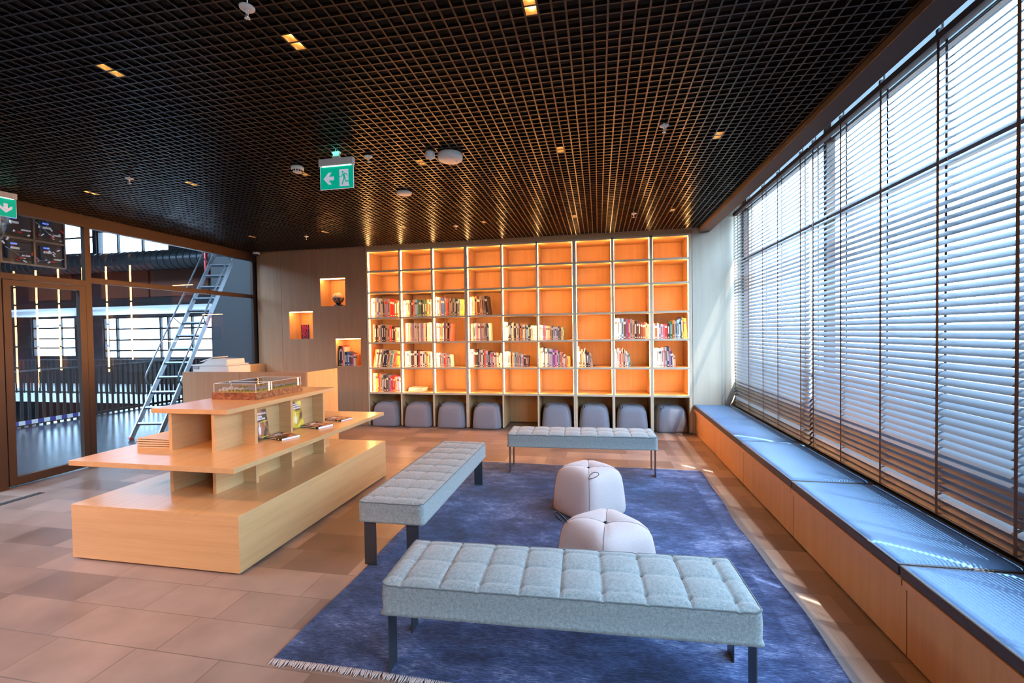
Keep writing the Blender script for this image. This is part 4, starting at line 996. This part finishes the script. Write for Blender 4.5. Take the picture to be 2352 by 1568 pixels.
t = disc('access_point', 'large round white ceiling disc beside the twin downlight', 'ceiling device', -1.29, 3.88, [(.020,-.0),(.105,-.002),(.112,-.012),(.110,-.050),(.100,-.060),(.02,-.062)])
obj('status_light', MB().lathe([(.006,-.0625),(.006,-.064)], (.05,.02,0), 10), M['black'], t, local=True)
t = disc('access_point', 'smaller round white ceiling disc in front of the middle bookcase', 'ceiling device', -2.145, 4.79, [(.02,0),(.078,-.002),(.086,-.012),(.078,-.030),(.05,-.036),(.01,-.038)])
obj('status_light', MB().lathe([(.005,-.0385),(.005,-.040)], (.0,-.02,0), 10), M['black'], t, local=True)
t = disc('motion_sensor', 'small white cylindrical sensor left of the large ceiling disc', 'ceiling device', -1.45, 3.80, [(.02,0),(.040,-.001),(.042,-.010),(.042,-.052),(.030,-.058),(.01,-.060)])
obj('lens', MB().lathe([(.02,-.058),(.016,-.066),(.005,-.069)], n=18), M['wpaint'], t, local=True)
t = disc('smoke_detector', 'white slotted smoke detector left of the green exit sign', 'smoke detector', -2.80, 3.84, [(.02,.0),(.052,-.001),(.058,-.010),(.056,-.030),(.044,-.036),(.040,-.056),(.030,-.060),(.01,-.061)])
mb = MB()
for k in range(12):
    a = 2*math.pi*k/12; mb.obox((.0435*math.cos(a), .0435*math.sin(a), -.045), (.003*math.cos(a), .003*math.sin(a), 0), (-.006*math.sin(a), .006*math.cos(a), 0), (0,0,.007))
obj('vent_slots', mb, M['black'], t, local=True)
# dome camera at the corner
t = thing('security_camera', 'white dome security camera under the ceiling in the far left corner', 'camera', (-6.46, 7.58, ZC))
obj('housing', MB().lathe([(.02,.03),(.062,.02),(.064,-.025),(.058,-.034),(.02,-.036)], n=28), M['white'], t, local=True)
obj('lens_dome', MB().lathe([(.036,-.034),(.034,-.055),(.024,-.070),(.006,-.076)], n=20), mat('dark_dome', (.01,.01,.012), .08), t, local=True)
# exit signs
def exit_sign(lb, loc, rz, kind):
    t = thing('exit_sign', lb, 'sign', loc, rz, 'green emergency exit signs')
    W2, hp, hh = .158, .200, .062
    obj('housing', MB().box(-W2-.006, W2+.006, -.022, .022, -hh, 0), M['white'], t, local=True, bevel=.004)
    obj('cable_box', MB().box(-.034, .034, -.016, .016, 0, .020).box(-.028, .028, -.013, .013, .02, .045).box(-.036, .036, -.017, .017, .045, .058), M['white'], t, local=True, bevel=.002)
    obj('cord', MB().tube([(-.008,0,.056),(-.008,0,.075),(-.004,.003,.12)], .0022, 6).tube([(.008,0,.056),(.008,0,.09),(.012,0,.12)], .0022, 6), M['white'], t, local=True)
    obj('light_bar', MB().box(-W2+.02, W2-.02, -.006, .006, -hh-.004, -hh+.001), M['signled'], t, local=True)
    obj('panel', MB().box(-W2, W2, -.003, .003, -hh-hp, -hh-.0045), M['green'], t, local=True)
    obj('panel_edge', MB().box(-W2-.0025, -W2, -.0035, .0035, -hh-hp-.0025, -hh).box(W2, W2+.0025, -.0035, .0035, -hh-hp-.0025, -hh).box(-W2, W2, -.0035, .0035, -hh-hp-.0025, -hh-hp), M['signwhite'], t, local=True)
    f = lambda a, b, d_: (a, -.0036-d_, -hh-hp/2-.008+b)
    mb = MB()
    if kind == 'left':
        mb.prism([(-.128,0),(-.080,.052),(-.048,.052),(-.078,.016),(-.028,.016),(-.028,-.016),(-.078,-.016),(-.048,-.052),(-.080,-.052)], f, .0008)
        obj('arrow', mb, M['signwhite'], t, local=True, fix=False)
        obj('door_symbol', MB().prism([(.026,.072),(.112,.072),(.112,-.062),(.122,-.074),(.030,-.074),(.026,-.066)], f, .0006), M['signwhite'], t, local=True, fix=False)
        g = lambda a, b, d_: (a, -.0044-d_, -hh-hp/2-.008+b); mn = MB()
        mn.prism([(.058+.009*math.cos(q), .049+.009*math.sin(q)) for q in [2*math.pi*i/14 for i in range(14)]], g, .0006)
        for (x0, y0, x1, y1, wd) in ((.066,.034,.074,-.006,.020),(.062,.034,.046,.012,.008),(.046,.012,.024,.010,.008),(.066,.036,.092,.032,.008),(.092,.034,.103,.014,.008),(.071,-.004,.050,-.060,.010),(.076,-.004,.086,-.034,.010),(.084,-.034,.118,-.032,.010)):
            d = Vector((x1-x0, y1-y0)); nn = Vector((-d.y, d.x)).normalized()*wd/2
            mn.prism([(x0+nn.x, y0+nn.y), (x0-nn.x, y0-nn.y), (x1-nn.x, y1-nn.y), (x1+nn.x, y1+nn.y)], g, .0006)
        obj('running_man', mn, M['green'], t, local=True, fix=False)
    else:
        f2 = lambda a, b, d_: (a, -.0036-d_, -hh-hp/2-.004+b)
        mb.prism([(.075,-.055),(.127,-.007),(.127,.025),(.091,-.005),(.091,.045),(.059,.045),(.059,-.005),(.023,.025),(.023,-.007)], f2, .0008)
        obj('arrow', mb, M['signwhite'], t, local=True, fix=False)
    gl = bpy.data.lights.new('sign_glow', 'AREA'); gl.shape = 'RECTANGLE'; gl.size = .28; gl.size_y = .02; gl.energy = 0.25; gl.color = (.1,1,.75)
    if kind == 'left':
        gl.energy = .28; go = bpy.data.objects.new('sign_glow', gl); C.objects.link(go); go.parent = t; go.location = (0,-.055,.030); go.rotation_euler = (math.radians(155),0,0)
    return t
exit_sign('green exit sign with a left arrow and running man hanging from the ceiling', (-2.238, 3.60, ZC-.066), math.radians(0), 'left')
exit_sign('green exit sign with a down arrow above the glass door, at the left edge', (-6.30, 3.68, ZC-.012), math.radians(90-10), 'down')
